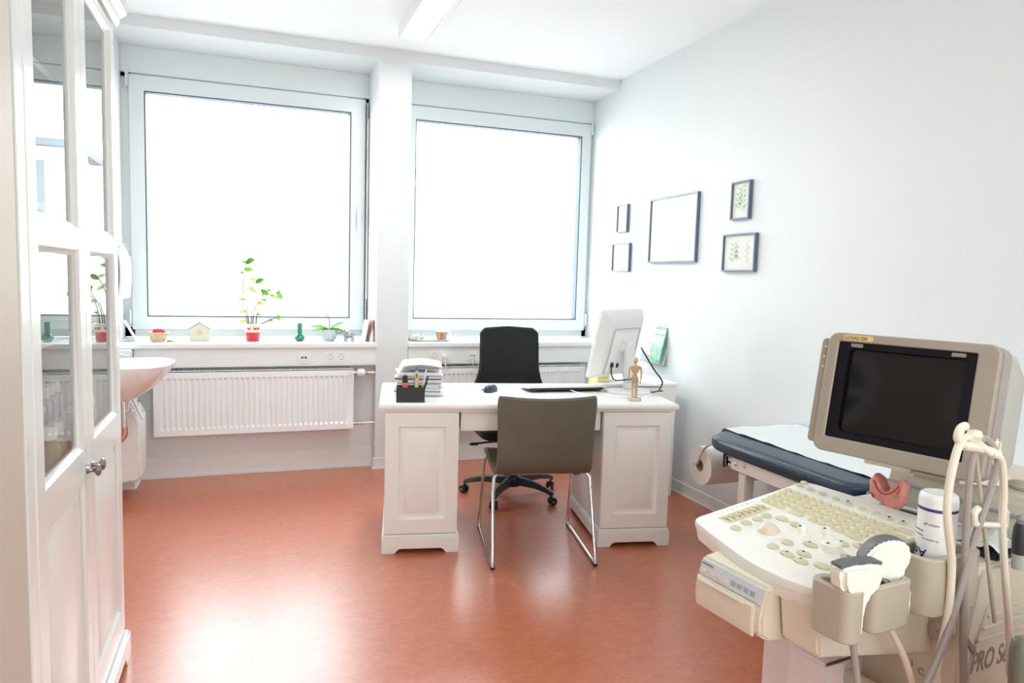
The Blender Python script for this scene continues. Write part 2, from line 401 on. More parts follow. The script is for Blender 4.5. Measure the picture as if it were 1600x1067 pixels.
# baseboards
def board(name, m, *b):
    o = M()
    for q in b: o.box(*q)
    return struct(o.build(name, m))
board('baseboard_front', COVE, (-.692, .82, YN-.012, YN, .006, .135, .004), (1.045, XR, YN-.012, YN, .006, .135, .004),
      (.808, 1.057, 4.988, 5.0, .006, .075, .003), (.808, .82, 5.0, YN, .006, .075, .003), (1.045, 1.057, 5.0, YN, .006, .075, .003))
board('baseboard_right', COVE, (XR-.012, XR, YS, YN, .006, .075, .003))
board('baseboard_left', COVE, (XL, XL+.012, YS, 4.886, .006, .075, .003), (XL, -.68, 4.874, 4.886, .006, .075, .003), (-.692, -.68, 4.886, YN, .006, .075, .003))
board('trim_floor_joint', CURB, (-.692, .80, YN-.026, YN, 0, .007), (1.057, XR, YN-.026, YN, 0, .007), (XR-.026, XR, YS, YN, 0, .007),
      (.80, 1.065, 4.974, 5.0, 0, .007), (XL, -.668, 4.86, 4.886, 0, .007), (-.69, -.668, 4.886, YN, 0, .007), (.80, .82, 5.0, YN, 0, .007))

def window(n, x0, x1, sx0, sx1, gx0, gx1, handle):
    W = struct(thing('window_%d' % n, None, None, (0, 0, 0))); W['label'] = ('left' if n == 1 else 'right')+' large tilt-and-turn window with pale frame and single pane'
    f = M()
    f.box(x0, sx0+.012, 5.445, 5.52, .90, 2.66); f.box(sx1-.012, x1, 5.445, 5.52, .90, 2.66)
    f.box(x0, x1, 5.445, 5.52, .90, .965); f.box(x0, x1, 5.445, 5.52, 2.62, 2.66)
    f.build('window_frame', PVC, W)
    M().box(x0, x1, 5.425, 5.50, 2.645, ZB, .003).build('shutter_box_cover', PVC, W)
    z0, z1, gz0, gz1 = .950, 2.635, 1.037, 2.537
    s = M().ring([(sx0, z0), (sx1, z0), (sx1, z1), (sx0, z1)], [(gx0, gz0), (gx1, gz0), (gx1, gz1), (gx0, gz1)], 5.418, 5.50)
    o = s.build('sash', PVC, W)
    bv = o.modifiers.new('bevel', 'BEVEL'); bv.width = .004; bv.segments = 2; bv.limit_method = 'ANGLE'
    g = .009
    M().ring([(gx0, gz0), (gx1, gz0), (gx1, gz1), (gx0, gz1)], [(gx0+g, gz0+g), (gx1-g, gz0+g), (gx1-g, gz1-g), (gx0+g, gz1-g)], 5.430, 5.50).build('gasket', GASKET, W)
    M().box(gx0+g, gx1-g, 5.464, 5.470, gz0+g, gz1-g).build('glass_pane', WGLASS, W)
    hx = sx0-.009 if handle == 'r' else sx1+.007
    for z in (.99, 2.55):
        M().box(hx-.008, hx+.008, 5.398, 5.44, z, z+.10, .004).build('hinge', PVC, W)
    if handle == 'r':
        h = M().box(sx1-.062, sx1-.034, 5.404, 5.42, 1.72, 1.86, .004).box(sx1-.058, sx1-.040, 5.362, 5.405, 1.80, 1.822, .004).box(sx1-.060, sx1-.040, 5.352, 5.372, 1.69, 1.825, .005)
        h.build('window_handle', PVC, W)
        M().box(sx1+.006, sx1+.014, 5.405, 5.44, 1.02, 2.60).build('locking_rail', STEEL, W)
        M().box(sx1+.010, sx1+.020, 5.395, 5.42, 1.18, 2.50, .002).build('operating_rod', WHITEP, W)
window(1, N1[0], N1[1], -.752, .795, -.663, .692, 'r')
window(2, N2[0], N2[1], 1.115, 2.622, 1.168, 2.547, 'l')
for n, (a, b) in ((1, N1), (2, N2)):
    o = M().box(a-.001, b+(.004 if n == 1 else 0), 4.962, 5.47, .862, .895, .006).build('window_sill', SILLM); tag(o, 'white window sill board under the %s window' % ('left' if n == 1 else 'right'), kind='structure'); o.name = 'trim_window_sill'

# cable duct with sockets, radiators
def socket(x, single, plug=False, where=''):
    yf = 4.985
    if single == 'data':
        t = thing('data_socket', 'square data socket '+where, 'socket', (x, yf, .80), 0)
        M().box(-.041, .041, -.009, 0, -.041, .041, .003).build('face_plate', WHITEP, t)
        M().box(-.025, .025, -.012, -.008, -.024, .022, .001).build('outlet_insert', WHITEP, t)
        for sx_ in (-.011, .011): M().box(sx_-.007, sx_+.007, -.0135, -.010, -.008, .004).build('jack_opening', INK, t)
    else:
        t = thing('power_socket', single+' '+where, 'socket', (x, yf, .80), 0)
        M().box(-.077, .077, -.008, 0, -.041, .041, .003).build('face_plate', WHITEP, t)
        for sx_ in (-.036, .036):
            if plug and sx_ > 0: continue
            M().ring([(sx_+.021*math.cos(a*PI/8), .021*math.sin(a*PI/8)) for a in range(16)], [(sx_+.0185*math.cos(a*PI/8), .0185*math.sin(a*PI/8)) for a in range(16)], -.0095, -.006).build('socket_ring', GREYP, t)
            h = M()
            for k in ((-.008, 0), (.008, 0)): h.cyl((sx_+k[0], -.0086, k[1]), (sx_+k[0], -.0076, k[1]), .003, seg=8)
            h.box(sx_-.002, sx_+.002, -.0092, -.0076, .013, .019).box(sx_-.002, sx_+.002, -.0092, -.0076, -.019, -.013)
            h.build('contact_holes', GREYINK, t)
    return t
for n, (a, b) in ((1, (-.69, .82)), (2, N2)):
    t = thing('cable_duct', 'white cable duct under the %s window sill' % ('left' if n == 1 else 'right'), 'cable duct', ((a+b)/2, 5.04, .735))
    hw = (b-a)/2-.002
    M().box(-hw, hw, -.055, .06, .003, .125, .004).build('duct_body', DUCT, t)
    M().box(-hw, hw, -.0575, -.05, .012, .112, .002).build('duct_cover', DUCT, t)
socket(.335, 'data', where='on the duct under the left window')
socket(.545, 'white double power socket with both outlets free', where='under the left window')
socket(1.270, 'white double power socket with a plug in its right outlet', plug=True, where='under the right window')
socket(1.520, 'data', where='beside the black office chair under the right window')
o = M(); o.lathe([(.0, 0), (.018, 0), (.019, .03), (.014, .036), (0, .036)], seg=16, mx=Matrix.Translation((1.306, 4.973, .80)) @ Matrix.Rotation(rad(90), 4, 'X'))
o.tube([(1.306, 4.945, .79), (1.306, 4.94, .74), (1.315, 4.95, .70), (1.32, 4.955, .60)], .004, 8, 4)
tag(o.build('power_plug', WHITEP), 'white round plug with cord in the socket under the right window', 'plug')
o = M().box(1.505, 1.516, 4.945, 4.973, .788, .80, .002).box(1.527, 1.538, 4.945, 4.973, .788, .80, .002)
o.tube([(1.51, 4.95, .79), (1.51, 4.94, .75), (1.525, 4.95, .71), (1.53, 4.96, .62)], .003, 8, 4).tube([(1.532, 4.95, .79), (1.54, 4.94, .75), (1.56, 4.95, .725), (1.60, 4.96, .70)], .003, 8, 4)
tag(o.build('network_cable', WHITEP), 'pair of thin white network cables in the right data socket', 'cable')

def radiator(x0, x1, label, valve):
    t = thing('radiator', label, 'radiator', ((x0+x1)/2, 5.02, .30)); hw = (x1-x0)/2; H = .415
    n = round((x1-x0-.05)/.034); pts = []
    a0 = -hw+.03; pw = (2*hw-.06)/n
    def loop(z, d):
        L = []
        for i in range(n):
            x = a0+i*pw
            for fx, dy in ((.0, 0), (.22, 0), (.36, d), (.86, d)): L.append((x+fx*pw, -.052+dy, z))
        L = [(-hw, -.052, z)]+L+[(hw, -.052, z), (hw, -.030, z), (-hw, -.030, z)]
        return L
    M().loft([loop(0, 0), loop(.038, 0), loop(.052, .010), (loop(H-.058, .010)), loop(H-.044, 0), loop(H, 0)]).build('front_panel', RADM, t)
    M().box(-hw+.005, hw-.005, .028, .046, 0, H, .003).box(-hw+.01, hw-.01, -.03, .028, .02, H-.02).build('rear_panel', RADM, t)
    for e in (-hw-.0015, hw+.0015): M().box(e-.0025, e+.0025, -.052, .046, 0, H, .002).build('side_cover', RADM, t)
    g = M()
    for i in range(int((x1-x0)/.022)): x = -hw+.015+i*.022; g.box(x, x+.012, -.048, .042, H-.002, H+.004)
    g.box(-hw, hw, -.052, -.047, H-.005, H+.005).box(-hw, hw, .041, .046, H-.005, H+.005)
    tag(g.build('top_grille', RADM, t), kind='stuff')
    if valve:
        v = M().lathe([(0, 0), (.022, 0), (.028, .014), (.030, .032), (.027, .048), (.016, .058), (0, .058)], seg=18, mx=Matrix.Translation((hw+.028, -.02, H-.03)) @ Matrix.Rotation(rad(90), 4, 'Y'))
        v.build('thermostat_knob', WHITEP, t)
        M().cyl((hw, -.02, H-.03), (hw+.04, -.02, H-.03), .010).build('valve_fitting', STEEL, t)
        M().lathe([(0, 0), (.015, 0), (.015, .016), (0, .016)], seg=8, mx=Matrix.Translation((hw+.086, -.02, H-.03)) @ Matrix.Rotation(rad(90), 4, 'Y')).build('valve_nut', STEEL, t)
        M().cyl((hw, -.02, .03), (hw+.075, -.02, .03), .008).lathe([(0, 0), (.013, 0), (.013, .022), (0, .022)], seg=8, mx=Matrix.Translation((hw+.02, -.02, .03)) @ Matrix.Rotation(rad(90), 4, 'Y')).lathe([(0, 0), (.011, 0), (.011, .016), (0, .016)], seg=8, mx=Matrix.Translation((hw+.055, -.02, .03)) @ Matrix.Rotation(rad(90), 4, 'Y')).build('valve_fitting', STEEL, t)
        for e, z_ in ((.085, H-.03), (.07, .03)): M().cyl((hw+e, -.02, z_), (.815-t.location.x, -.02, z_), .008).build('supply_pipe', WHITEP, t)
    return t
radiator(-.578, .662, 'long white panel radiator under the left window, thermostat at its right end', True)
radiator(1.16, 2.425, 'white panel radiator under the right window, behind the desk', False)

# ------------------------------------------------------------------ ceiling lamp
t = thing('ceiling_lamp', 'white louvred fluorescent ceiling lamp with one end in view', 'lamp', (.945, 3.85, 2.815))
L = .665
M().box(-.088, .088, -L, L, .055, .074).box(-.088, -.082, -L, L, 0, .056).box(.082, .088, -L, L, 0, .056).box(-.088, .088, L-.006, L, 0, .056).box(-.088, .088, -L, -L+.006, 0, .056).build('lamp_housing', WHITEP, t)
M().shell(lambda a, b: (-.080+.045*a, -L+.008+(2*L-.016)*b, .004+.045*a**.6), 6, 1, .001).shell(lambda a, b: (.080-.045*a, -L+.008+(2*L-.016)*b, .004+.045*a**.6), 6, 1, .001).build('reflector', LOUVRE, t)
M().cyl((0, -L+.03, .034), (0, L-.03, .034), .012).build('tube', TUBE, t)
blade = M().prism([(-.078, .004), (.078, .004), (.045, .020), (-.045, .020)], -.0008, .0008, 'y').mesh('louvre_blade', LOUVRE)
for i in range(26): link('louvre_blade', blade, t, (0, -L+.04+i*(2*L-.08)/25, 0))

# ------------------------------------------------------------------ the street outside
def outside():
    t = thing('street_ground', 'pale street far below the windows', 'ground'); COL.objects.unlink(t); bpy.data.objects.remove(t)
    struct(M().box(-40, 50, 6.5, 80, -9.2, -9.0).build('trim_street', ASPHALT))
    b = thing('apartment_building', 'pale apartment building with tiled roof and dormer across the street', 'building', (3, 18, -9))
    M().box(-14, 14, 0, 9, 0, 10.9).build('facade', FACADE, b)
    M().prism([(-.5, 10.9), (9.5, 10.9), (4.5, 13.2)], -14.4, 14.4, 'x').build('roof', ROOFT, b)
    M().box(-14.4, 14.4, -.62, -.45, 10.8, 10.98).build('gutter', ZINC, b)
    d = M().box(-.1, 3.4, .2, 3, 11.2, 12.9).build('dormer', FACADE, b)
    M().box(-.35, 3.65, -.05, 3, 12.9, 13.05).build('dormer_roof', ZINC, d)
    M().box(.3, 1.5, .14, .2, 11.5, 12.6).build('dormer_window', DGLASS, d)
    for z in (1.5, 4.6, 7.8):
        for k in range(8):
            x = -12.5+k*3.4
            fr = M().box(x-.6, x+.6, -.06, .02, z, z+1.7).build('window', WHITEP, b)
            M().box(x-.5, x+.5, -.08, -.055, z+.1, z+1.6).build('pane', DGLASS, fr)
outside()

# ------------------------------------------------------------------ display cabinet on the left wall
CX = -.42                                                # its front plane
def knob(m, x, y, z):
    return m.lathe([(.0105, 0), (.0085, .003), (.0055, .008), (.0050, .014), (.0085, .019), (.0155, .022), (.0175, .026), (.0150, .031), (.006, .034), (0, .0345)], seg=20, mx=Matrix.Translation((x, y, z)) @ Matrix.Rotation(rad(90), 4, 'Y'))
def cabinet():
    y0, y1, zb = 1.705, 2.735, .095
    t = thing('display_cabinet', 'tall white cabinet with glazed double doors against the left wall', 'cabinet', (CX, y0, 0))
    D = XL-CX+.004; W = y1-y0; H = 2.16
    c = M().box(D, -.022, 0, .02, zb, H).box(D, -.022, W-.02, W, zb, H).box(D, D+.008, 0, W, zb, H).box(D, -.022, 0, W, zb, zb+.02).box(D, -.022, 0, W, H-.02, H)
    c.box(D, -.002, -.058, -.0005, zb, H, .002)
    c.build('carcass', PAINT, t)
    for z in (.83, 1.17, 1.50, 1.83): M().box(D+.01, -.05, .022, W-.022, z, z+.018).build('shelf', CABIN, t)
    # plinth with cut-out arch and moulded top edge
    p = M().prism([(-.006, 0), (-.006, zb-.01), (W+.012, zb-.01), (W+.012, 0), (W-.07, 0), (W-.10, .035), (.10, .035), (.07, 0)], -.004, .016, 'x', .002)
    p.box(D, .012, W-.006, W+.012, 0, zb-.01).box(-.02, .011, -.004, W+.008, zb-.01, zb, .004)
    p.build('plinth', PAINT, t)
    k = M().prism([(D, H), (.004, H), (.012, H+.012), (.016, H+.03), (.035, H+.045), (.042, H+.07), (D, H+.07)], -.03, W+.035, 'y')
    k.build('cornice', PAINT, t)
    dw = (W-.006)/2
    for i, (a, side) in enumerate(((.001, 1), (W/2+.002, 0))):
        b = a+dw; z0, z1 = zb+.012, H-.012; s = .066
        zg0, zr, zg1 = .880, 1.438, 2.122         # pane bottom, mid rail centre, pane top
        f = M()
        f.box(-.022, 0, a, a+s, z0, z1, .002).box(-.022, 0, b-s, b, z0, z1, .002)
        for q0, q1 in ((z0, z0+.085), (zg0-.092, zg0), (zr-.028, zr+.028), (zg1, z1)): f.box(-.022, -.0005, a+s-.002, b-s+.002, q0, q1, .002)
        d = f.build('door', PAINT, t)
        def mould(q0, q1):                              # a bevelled inner moulding
            O = [(a+s-.001, q0-.001), (b-s+.001, q0-.001), (b-s+.001, q1+.001), (a+s-.001, q1+.001)]; I = [(a+s+.014, q0+.014), (b-s-.014, q0+.014), (b-s-.014, q1-.014), (a+s+.014, q1-.014)]
            L = [[(-.001, p[0], p[1]) for p in O], [(-.004, p[0]*.75+r[0]*.25, p[1]*.75+r[1]*.25) for p, r in zip(O, I)], [(-.012, p[0]*.3+r[0]*.7, p[1]*.3+r[1]*.7) for p, r in zip(O, I)], [(-.014, p[0], p[1]) for p in I], [(-.020, p[0], p[1]) for p in I], [(-.020, p[0], p[1]) for p in O]]
            return M().loft(L+[L[0]], caps=False)
        for q0, q1 in ((zg0, zr-.028), (zr+.028, zg1)):
            mould(q0, q1).build('moulding', PAINT, d)
            M().box(-.018, -.014, a+s, b-s, q0, q1).build('glass_pane', CGLASS, d)
        q0, q1 = z0+.085, zg0-.092
        mould(q0, q1).build('moulding', PAINT, d)
        pn = M().loft([[(-.014, y_, z_) for y_, z_ in ((a+s, q0), (b-s, q0), (b-s, q1), (a+s, q1))], [(-.013, y_, z_) for y_, z_ in ((a+s+.014, q0+.014), (b-s-.014, q0+.014), (b-s-.014, q1-.014), (a+s+.014, q1-.014))], [(-.004, y_, z_) for y_, z_ in ((a+s+.045, q0+.045), (b-s-.045, q0+.045), (b-s-.045, q1-.045), (a+s+.045, q1-.045))]], cap0=False)
        pn.build('raised_panel', PAINT, d)
        knob(M(), 0, (b-.030) if side else (a+.030), .815).build('door_knob', PEWTER, d)
    # bottles on the shelf behind the near pane
    def bottle(kind):
        r = .028
        o = thing('medicine_bottle', '', 'bottle')
        M().lathe([(0, 0), (r, 0), (r, .055), (r*.8, .068), (r*.45, .075), (r*.45, .085), (0, .085)], seg=14).build('bottle_body', kind, o)
        M().lathe([(0, .080), (.020, .080), (.019, .108), (.016, .112), (0, .112)], seg=14).build('cap', WHITEP, o)
        return o
    proto = bottle(AMBER); proto2 = bottle(GREYP)
    first = {0: proto, 1: proto2}; used = {0: False, 1: False}
    M().box(-.62-CX, -.54-CX, .38, 1.0, .848, .90).box(-.70-CX, -.62-CX, .38, 1.0, .848, .95).build('step_riser', CABIN, t)
    rows = [(-.485, .8485, .38), (-.575, .9005, .43), (-.655, .9505, .50)]
    for lay, (x, z, ys) in enumerate(rows):
        for k in range(8 if lay == 0 else 7):
            q = 0 if lay == 0 and k in (0, 1) else 1
            o = first[q] if not used[q] else copy_tree(first[q]); used[q] = True
            o.location = (x, y0+ys+k*.068, z); o['group'] = 'medicine bottles behind the cabinet glass'
            o['label'] = 'amber white-capped medicine bottle in the front row inside the cabinet' if q == 0 else 'grey white-capped medicine bottle in the %s row on the lower cabinet shelf' % ('front', 'middle', 'rear')[lay]
    for k in range(4):
        b = M().lathe([(0, 0), (.036, 0), (.038, .07), (.030, .085), (.030, .115), (0, .118)], seg=16)
        tag(b.build('cotton_jar', LWHITE, None, (-.75, y0+.45+k*.10, .8485)), 'pale plastic jar at the back of the lower cabinet shelf', 'jar', 'pale jars in the cabinet')
cabinet()
t = thing('tall_cupboard', 'plain cream cupboard end at the far left edge beside the glazed cabinet', 'cupboard', (CX, 1.0, 0))
M().box(XL-CX+.004, -.020, 0, .634, 0, 2.30, .003).build('cupboard_body', SIDEM, t)
M().box(-.020, -.003, .004, .634, .06, 2.29, .003).build('cupboard_door', SIDEM, t)

# ------------------------------------------------------------------ wash basin corner
def basin():
    t = thing('wash_basin', 'white ceramic wash basin on the left wall beside the cabinet', 'wash basin', (XL, 4.48, .83))
    def loop(z, w_, d_, dz=0, y_=0, k=28):
        L = []
        for i in range(k):
            a = 2*PI*i/k; c, s = math.cos(a), math.sin(a)
            ex = (abs(c)**.75)*(1 if c > 0 else -1); ey = (abs(s)**.75)*(1 if s > 0 else -1)
            x = d_/2+ex*d_/2; L.append((max(x, .002), y_+ey*w_/2, z+dz*(x/d_)))
        return L
    M().loft([loop(-.205, .14, .17), loop(-.185, .20, .21), loop(-.12, .37, .30), loop(-.05, .50, .365, .005), loop(-.012, .54, .385, .008), loop(0, .545, .39, .008), loop(.002, .52, .372, .008), loop(-.015, .48, .345, .006), loop(-.07, .40, .29), loop(-.11, .2, .2)]).build('basin_bowl', CERAM, t)
    M().box(.002, .10, -.2, .2, -.02, .004, .01).build('tap_ledge', CERAM, t)
    tp = M().cyl((.055, .02, 0), (.055, .02, .07), .018).tube([(.055, .02, .05), (.10, .01, .065), (.16, .0, .05)], .011, 10, 3).lathe([(0, 0), (.02, 0), (.02, .018), (.012, .026), (0, .028)], (.055, .02, .07), 16).tube([(.055, .02, .09), (.11, .03, .11)], .005, 8)
    tp.build('tap', CHROME, t)
    q = M().cyl((.13, .0, -.205), (.13, .0, -.26), .026).cyl((.13, 0, -.26), (.13, 0, -.36), .016)
    q.lathe([(0, 0), (.021, 0), (.021, .02), (0, .02)], (.13, 0, -.285), 12)
    q.build('drain_pipe', CHROME, t)
    M().tube([(.13, 0, -.35), (.13, 0, -.40), (.11, 0, -.43), (.07, 0, -.43), (.045, 0, -.40), (.03, 0, -.37), (.0, 0, -.36)], .016, 12, 4).build('drain_trap', COPPER, t)
    M().lathe([(0, 0), (.013, 0), (.013, .012), (.006, .02), (.006, .03), (0, .03)], (.15, .10, -.30), 12).cyl((.0, .10, -.29), (.15, .10, -.29), .006).build('stop_valve', CHROME, t)
basin()
t = thing('waste_bin', 'white sloped-top waste bin on the wall under the wash basin', 'bin', (XL, 4.62, .0))
M().prism([(.002, .10), (.175, .115), (.190, .135), (.190, .47), (.135, .60), (.002, .60)], 0, .245, 'y', .012, 3).build('bin_body', BINM, t)
M().prism([(.135, .606), (.142, .612), (.199, .478), (.192, .472)], .06, .19, 'y').build('bin_flap', WHITEP, t)
M().box(.155, .172, .09, .16, .565, .578, .003).box(.178, .195, .09, .10, .505, .525, .002).box(.178, .195, .15, .16, .505, .525, .002).build('bin_clip', CHROME, t)
t = thing('hand_towel', 'white hand towel hanging on the left wall before the window', 'towel', (XL+.055, 5.02, 1.17))
M().shell(lambda a, b: (-.012+.01*math.sin(b*9)*(1-a)+.014*math.sin(a*3), .0+.32*b-(.0 if a < .8 else (a-.8)*.55*b), .0+.345*a+(-.03*b if a > .8 else 0)), 14, 16, .018).build('towel_cloth', TERRY, t)
M().cyl((-.055, .0, .335), (.01, .0, .335), .008).tube([(.0, -.01, .335), (.0, .16, .335)], .006, 8).build('towel_hook', CHROME, t)

# ------------------------------------------------------------------ things on the sills
ZS = .895
t = thing('propped_card', 'pale card propped against the left jamb of the left window', 'card', (-.765, 5.12, ZS), rad(8))
cd = M().box(0, .012, 0, .13, 0, .14, .002).build('card_front', LWHITE, t, loc=(.068, 0, .003), rot=(0, rad(-27), 0))
for i, (yy, zz, s_) in enumerate(((.04, .05, .018), (.07, .07, .022), (.08, .04, .014), (.06, .10, .016))):
    M().lathe([(0, 0), (s_, 0), (s_, .0008), (0, .0008)], seg=10, sx=1, sy=.6, mx=Matrix.Translation((.008, yy, zz)) @ Matrix.Rotation(rad(90), 4, 'Y')).build('printed_leaf', LEAFP, cd)
t = thing('wicker_basket', 'small wicker basket with a red bundle on the left sill', 'basket', (-.565, 5.13, ZS))
M().lathe([(0, 0), (.038, 0), (.050, .03), (.058, .055), (.061, .060), (.057, .062), (.050, .055), (.036, .012), (0, .012)], seg=22).build('basket_bowl', WICKER, t)
for k in range(4): M().tube([(.001+(.044+.005*k)*math.cos(2*PI*i/22), (.044+.005*k)*math.sin(2*PI*i/22), .010+.015*k) for i in range(23)], .0032, 6).build('woven_band', WICKER, t)
o = M().lathe([(0, 0), (.025, .004), (.036, .02), (.028, .036), (0, .042)], (0, 0, 0), 18, sx=1.1, sy=.9); o.lathe([(0, 0), (.012, .003), (.015, .01), (0, .018)], (.022, -.015, .018), 12)
tag(o.build('red_bundle', REDCLOTH, None, (-.56, 5.13, ZS+.045)), 'red round bundle lying in the small wicker basket', 'ornament')
o = M().lathe([(0, 0), (.024, 0), (.026, .004), (.018, .009), (.010, .012), (0, .012)], seg=16, sx=1, sy=.7).tube([(-.02, 0, .010), (0, .004, .0125), (.02, 0, .009)], .002, 6)
tag(o.build('flat_pebble', BROWNP, None, (-.487, 5.10, ZS)), 'small flat brownish pebble between the basket and the house ornament', 'pebble')
t = thing('house_ornament', 'cream house-shaped ceramic ornament on the left sill', 'ornament', (-.315, 5.17, ZS), rad(-6))
M().prism([(-.062, .004), (-.058, .0), (.058, 0), (.062, .004), (.066, .078), (.01, .118), (-.006, .118), (-.066, .078)], -.03, .03, 'y', .006, 3).build('house_body', CREAMCER, t)
M().lathe([(0, 0), (.017, 0), (.014, .003), (0, .003)], seg=16, mx=Matrix.Translation((0, -.030, .055)) @ Matrix.Rotation(rad(90), 4, 'X')).build('round_emblem', TAN, t)
M().prism([(-.072, .076), (0, .122), (.072, .076), (.072, .083), (0, .130), (-.072, .083)], -.033, .033, 'y').build('house_roof', CREAMCER, t)

LEAFM = None
def leaf_mesh(L_, W_, name='leaf', m=LEAF, droop=.2):
    return M().shell(lambda a, b: ((b-.5)*W_*math.sin(PI*min(1, a**.8+.02)), L_*a, -droop*L_*a*a+.12*W_*abs(b-.5)*2), 7, 4, .0008).mesh(name, m)
def potted_plant():
    t = thing('potted_plant', 'tall thin leggy plant in a red and cream pot on the left sill', 'potted plant', (.012, 5.14, ZS))
    p = M().lathe([(0, 0), (.040, 0), (.046, .058), (.0475, .062), (.0475, .062), (0, .062)], seg=28).build('pot', POTRED, t)
    M().lathe([(.0475, .062), (.056, .112), (.058, .116), (.054, .118), (.050, .108), (0, .104)], seg=28, cap=False).build('pot_band', POTWHITE, p)
    for a in (-118, -75, -50):
        M().lathe([(0, 0), (.012, 0), (.012, .001), (0, .001)], seg=6, mx=Matrix.Rotation(rad(a), 4, 'Z') @ Matrix.Translation((.0525, 0, .088)) @ Matrix.Rotation(rad(80), 4, 'Y')).build('printed_rose', REDINK, p)
    M().lathe([(0, .098), (.050, .1)], seg=20, cap=False).build('soil', SOIL, t)
    stems = [[(-.03, 0, .1), (-.045, 0, .2), (-.058, 0, .34), (-.052, 0, .46), (-.038, 0, .535)],
             [(-.02, .01, .1), (-.035, .01, .22), (-.01, .01, .33), (.02, .01, .40)],
             [(.0, 0, .1), (.01, -.01, .2), (.05, 0, .29), (.09, 0, .34)],
             [(.02, .01, .1), (.03, .01, .2), (.07, .01, .30), (.155, 0, .33)],
             [(.03, -.01, .1), (.06, -.01, .12), (.10, -.02, .14), (.155, -.02, .165)],
             [(-.01, .0, .1), (-.005, .0, .17), (.02, .0, .25)]]
    for s in stems: M().tube(s, .002, 6, 5, radii=[.0042]+[.0032]*(len(s)-1)).build('stem', STEM, t)
    l1, l2, l3 = leaf_mesh(.062, .036), leaf_mesh(.050, .026, m=LEAF2), leaf_mesh(.034, .019)
    for (x, z, ang, tl, me) in [(-.038, .535, 40, 20, l1), (-.038, .53, 200, 10, l3), (-.040, .525, -60, 30, l1), (-.035, .515, 10, 60, l1), (-.05, .48, -40, 5, l1), (-.055, .46, 150, 0, l3),
                                (.02, .40, -20, 20, l1), (.018, .39, 60, 40, l1), (.0, .36, -120, -10, l2), (-.01, .35, -60, -30, l2), (.02, .41, 100, 20, l2), (.05, .35, -10, -40, l1), (.055, .34, -90, -20, l1),
                                (.09, .34, 0, 20, l3), (.085, .32, -140, 0, l3), (.11, .31, 60, 0, l3), (.155, .33, -60, -50, l1), (.155, .33, 30, 30, l3), (.13, .30, -20, -10, l2), (.03, .25, -70, 20, l2), (.06, .28, 20, 0, l3),
                                (-.045, .20, 150, 0, l2), (-.05, .28, -100, 10, l2), (-.035, .14, -130, -10, l2), (.10, .145, -60, -10, l3), (.155, .165, 30, 20, l3), (.15, .16, -50, -20, l3), (.02, .18, -30, 10, l3)]:
        R_ = Matrix.Rotation(rad(random.uniform(-35, 35)), 4, 'Z') @ Matrix.Rotation(rad(78+random.uniform(-14, 14)), 4, 'X') @ Matrix.Rotation(rad((tl if math.cos(rad(ang)) > 0 else 180-tl)-90), 4, 'Z')
        link('leaf', me, t, (x, 0, z), R_.to_euler())
potted_plant()
t = thing('bud_vase', 'slim green glass bud vase on the left sill', 'vase', (.317, 5.14, ZS))
M().lathe([(0, 0), (.020, 0), (.034, .012), (.035, .028), (.026, .042), (.0155, .052), (.015, .115), (.019, .121), (.0155, .121), (.012, .115), (.012, .06), (0, .05)], seg=24).build('vase_body', GREENG, t)
t = thing('potted_orchid', 'small orchid with two broad leaves in a round grey pot', 'potted plant', (.515, 5.14, ZS))
M().lathe([(0, 0), (.030, 0), (.046, .018), (.055, .042), (.053, .066), (.045, .080), (.041, .080), (.045, .06), (0, .055)], seg=26).build('pot', STONE, t)
M().lathe([(0, .070), (.042, .073)], seg=20, cap=False).build('soil', SOIL, t)
lf = leaf_mesh(.115, .048, droop=.25)
for ang, tl in ((168, 22), (12, 40), (-160, 8), (-25, 5)): link('leaf', lf, t, (.008 if abs(ang) < 90 else -.008, 0, .080), (rad(tl), rad(-28 if abs(ang) < 90 else 28), rad(ang-90)))
M().tube([(0, 0, .08), (.004, 0, .12), (-.006, 0, .165), (-.012, 0, .18)], .0022, 6, 4).build('stem', STEM, t)
M().lathe([(0, -.007), (.006, -.003), (.006, .004), (0, .008)], (-.013, 0, .183), 10).build('bud', STEM, t)
# elephant figurine: one continuous body
def elephant():
    t = thing('elephant_figurine', 'small silver elephant figurine beside the orchid pot', 'figurine', (.645, 5.12, ZS), rad(-12))
    b = M().lathe([(0, -.040), (.018, -.036), (.027, -.018), (.028, .004), (.023, .022), (.012, .034), (0, .038)], seg=18, mx=Matrix.Translation((.004, 0, .048)) @ Matrix.Rotation(rad(90), 4, 'Y'))
    b.lathe([(0, -.018), (.014, -.012), (.019, 0), (.014, .014), (0, .018)], seg=16, mx=Matrix.Translation((-.040, 0, .062)) @ Matrix.Rotation(rad(80), 4, 'Y'))
    for x, y in ((-.018, -.014), (-.018, .014), (.030, -.014), (.030, .014)): b.lathe([(0, 0), (.010, 0), (.009, .01), (.0085, .03), (.011, .045), (0, .05)], (x, y, 0), 12)
    b.build('body', SILVER, t)
    M().tube([(-.050, 0, .058), (-.064, 0, .048), (-.072, 0, .058), (-.074, 0, .078), (-.064, 0, .090)], .006, 10, 4, radii=[.009, .007, .0055, .0045, .004]).build('trunk', SILVER, t)
    for s in (-1, 1):
        M().lathe([(0, -.002), (.016, -.001), (.016, .001), (0, .002)], seg=14, sx=.8, sy=1.1, mx=Matrix.Translation((-.030, s*.019, .063)) @ Matrix.Rotation(rad(s*75), 4, 'X') @ Matrix.Rotation(rad(10), 4, 'Z')).build('ear', SILVER, t)
        M().tube([(-.052, s*.008, .053), (-.064, s*.010, .050), (-.070, s*.010, .056)], .002, 6, 3).build('tusk', SILVER, t)
    M().tube([(.042, 0, .060), (.052, 0, .045), (.050, 0, .030)], .002, 6, 3).build('tail', SILVER, t)
elephant()
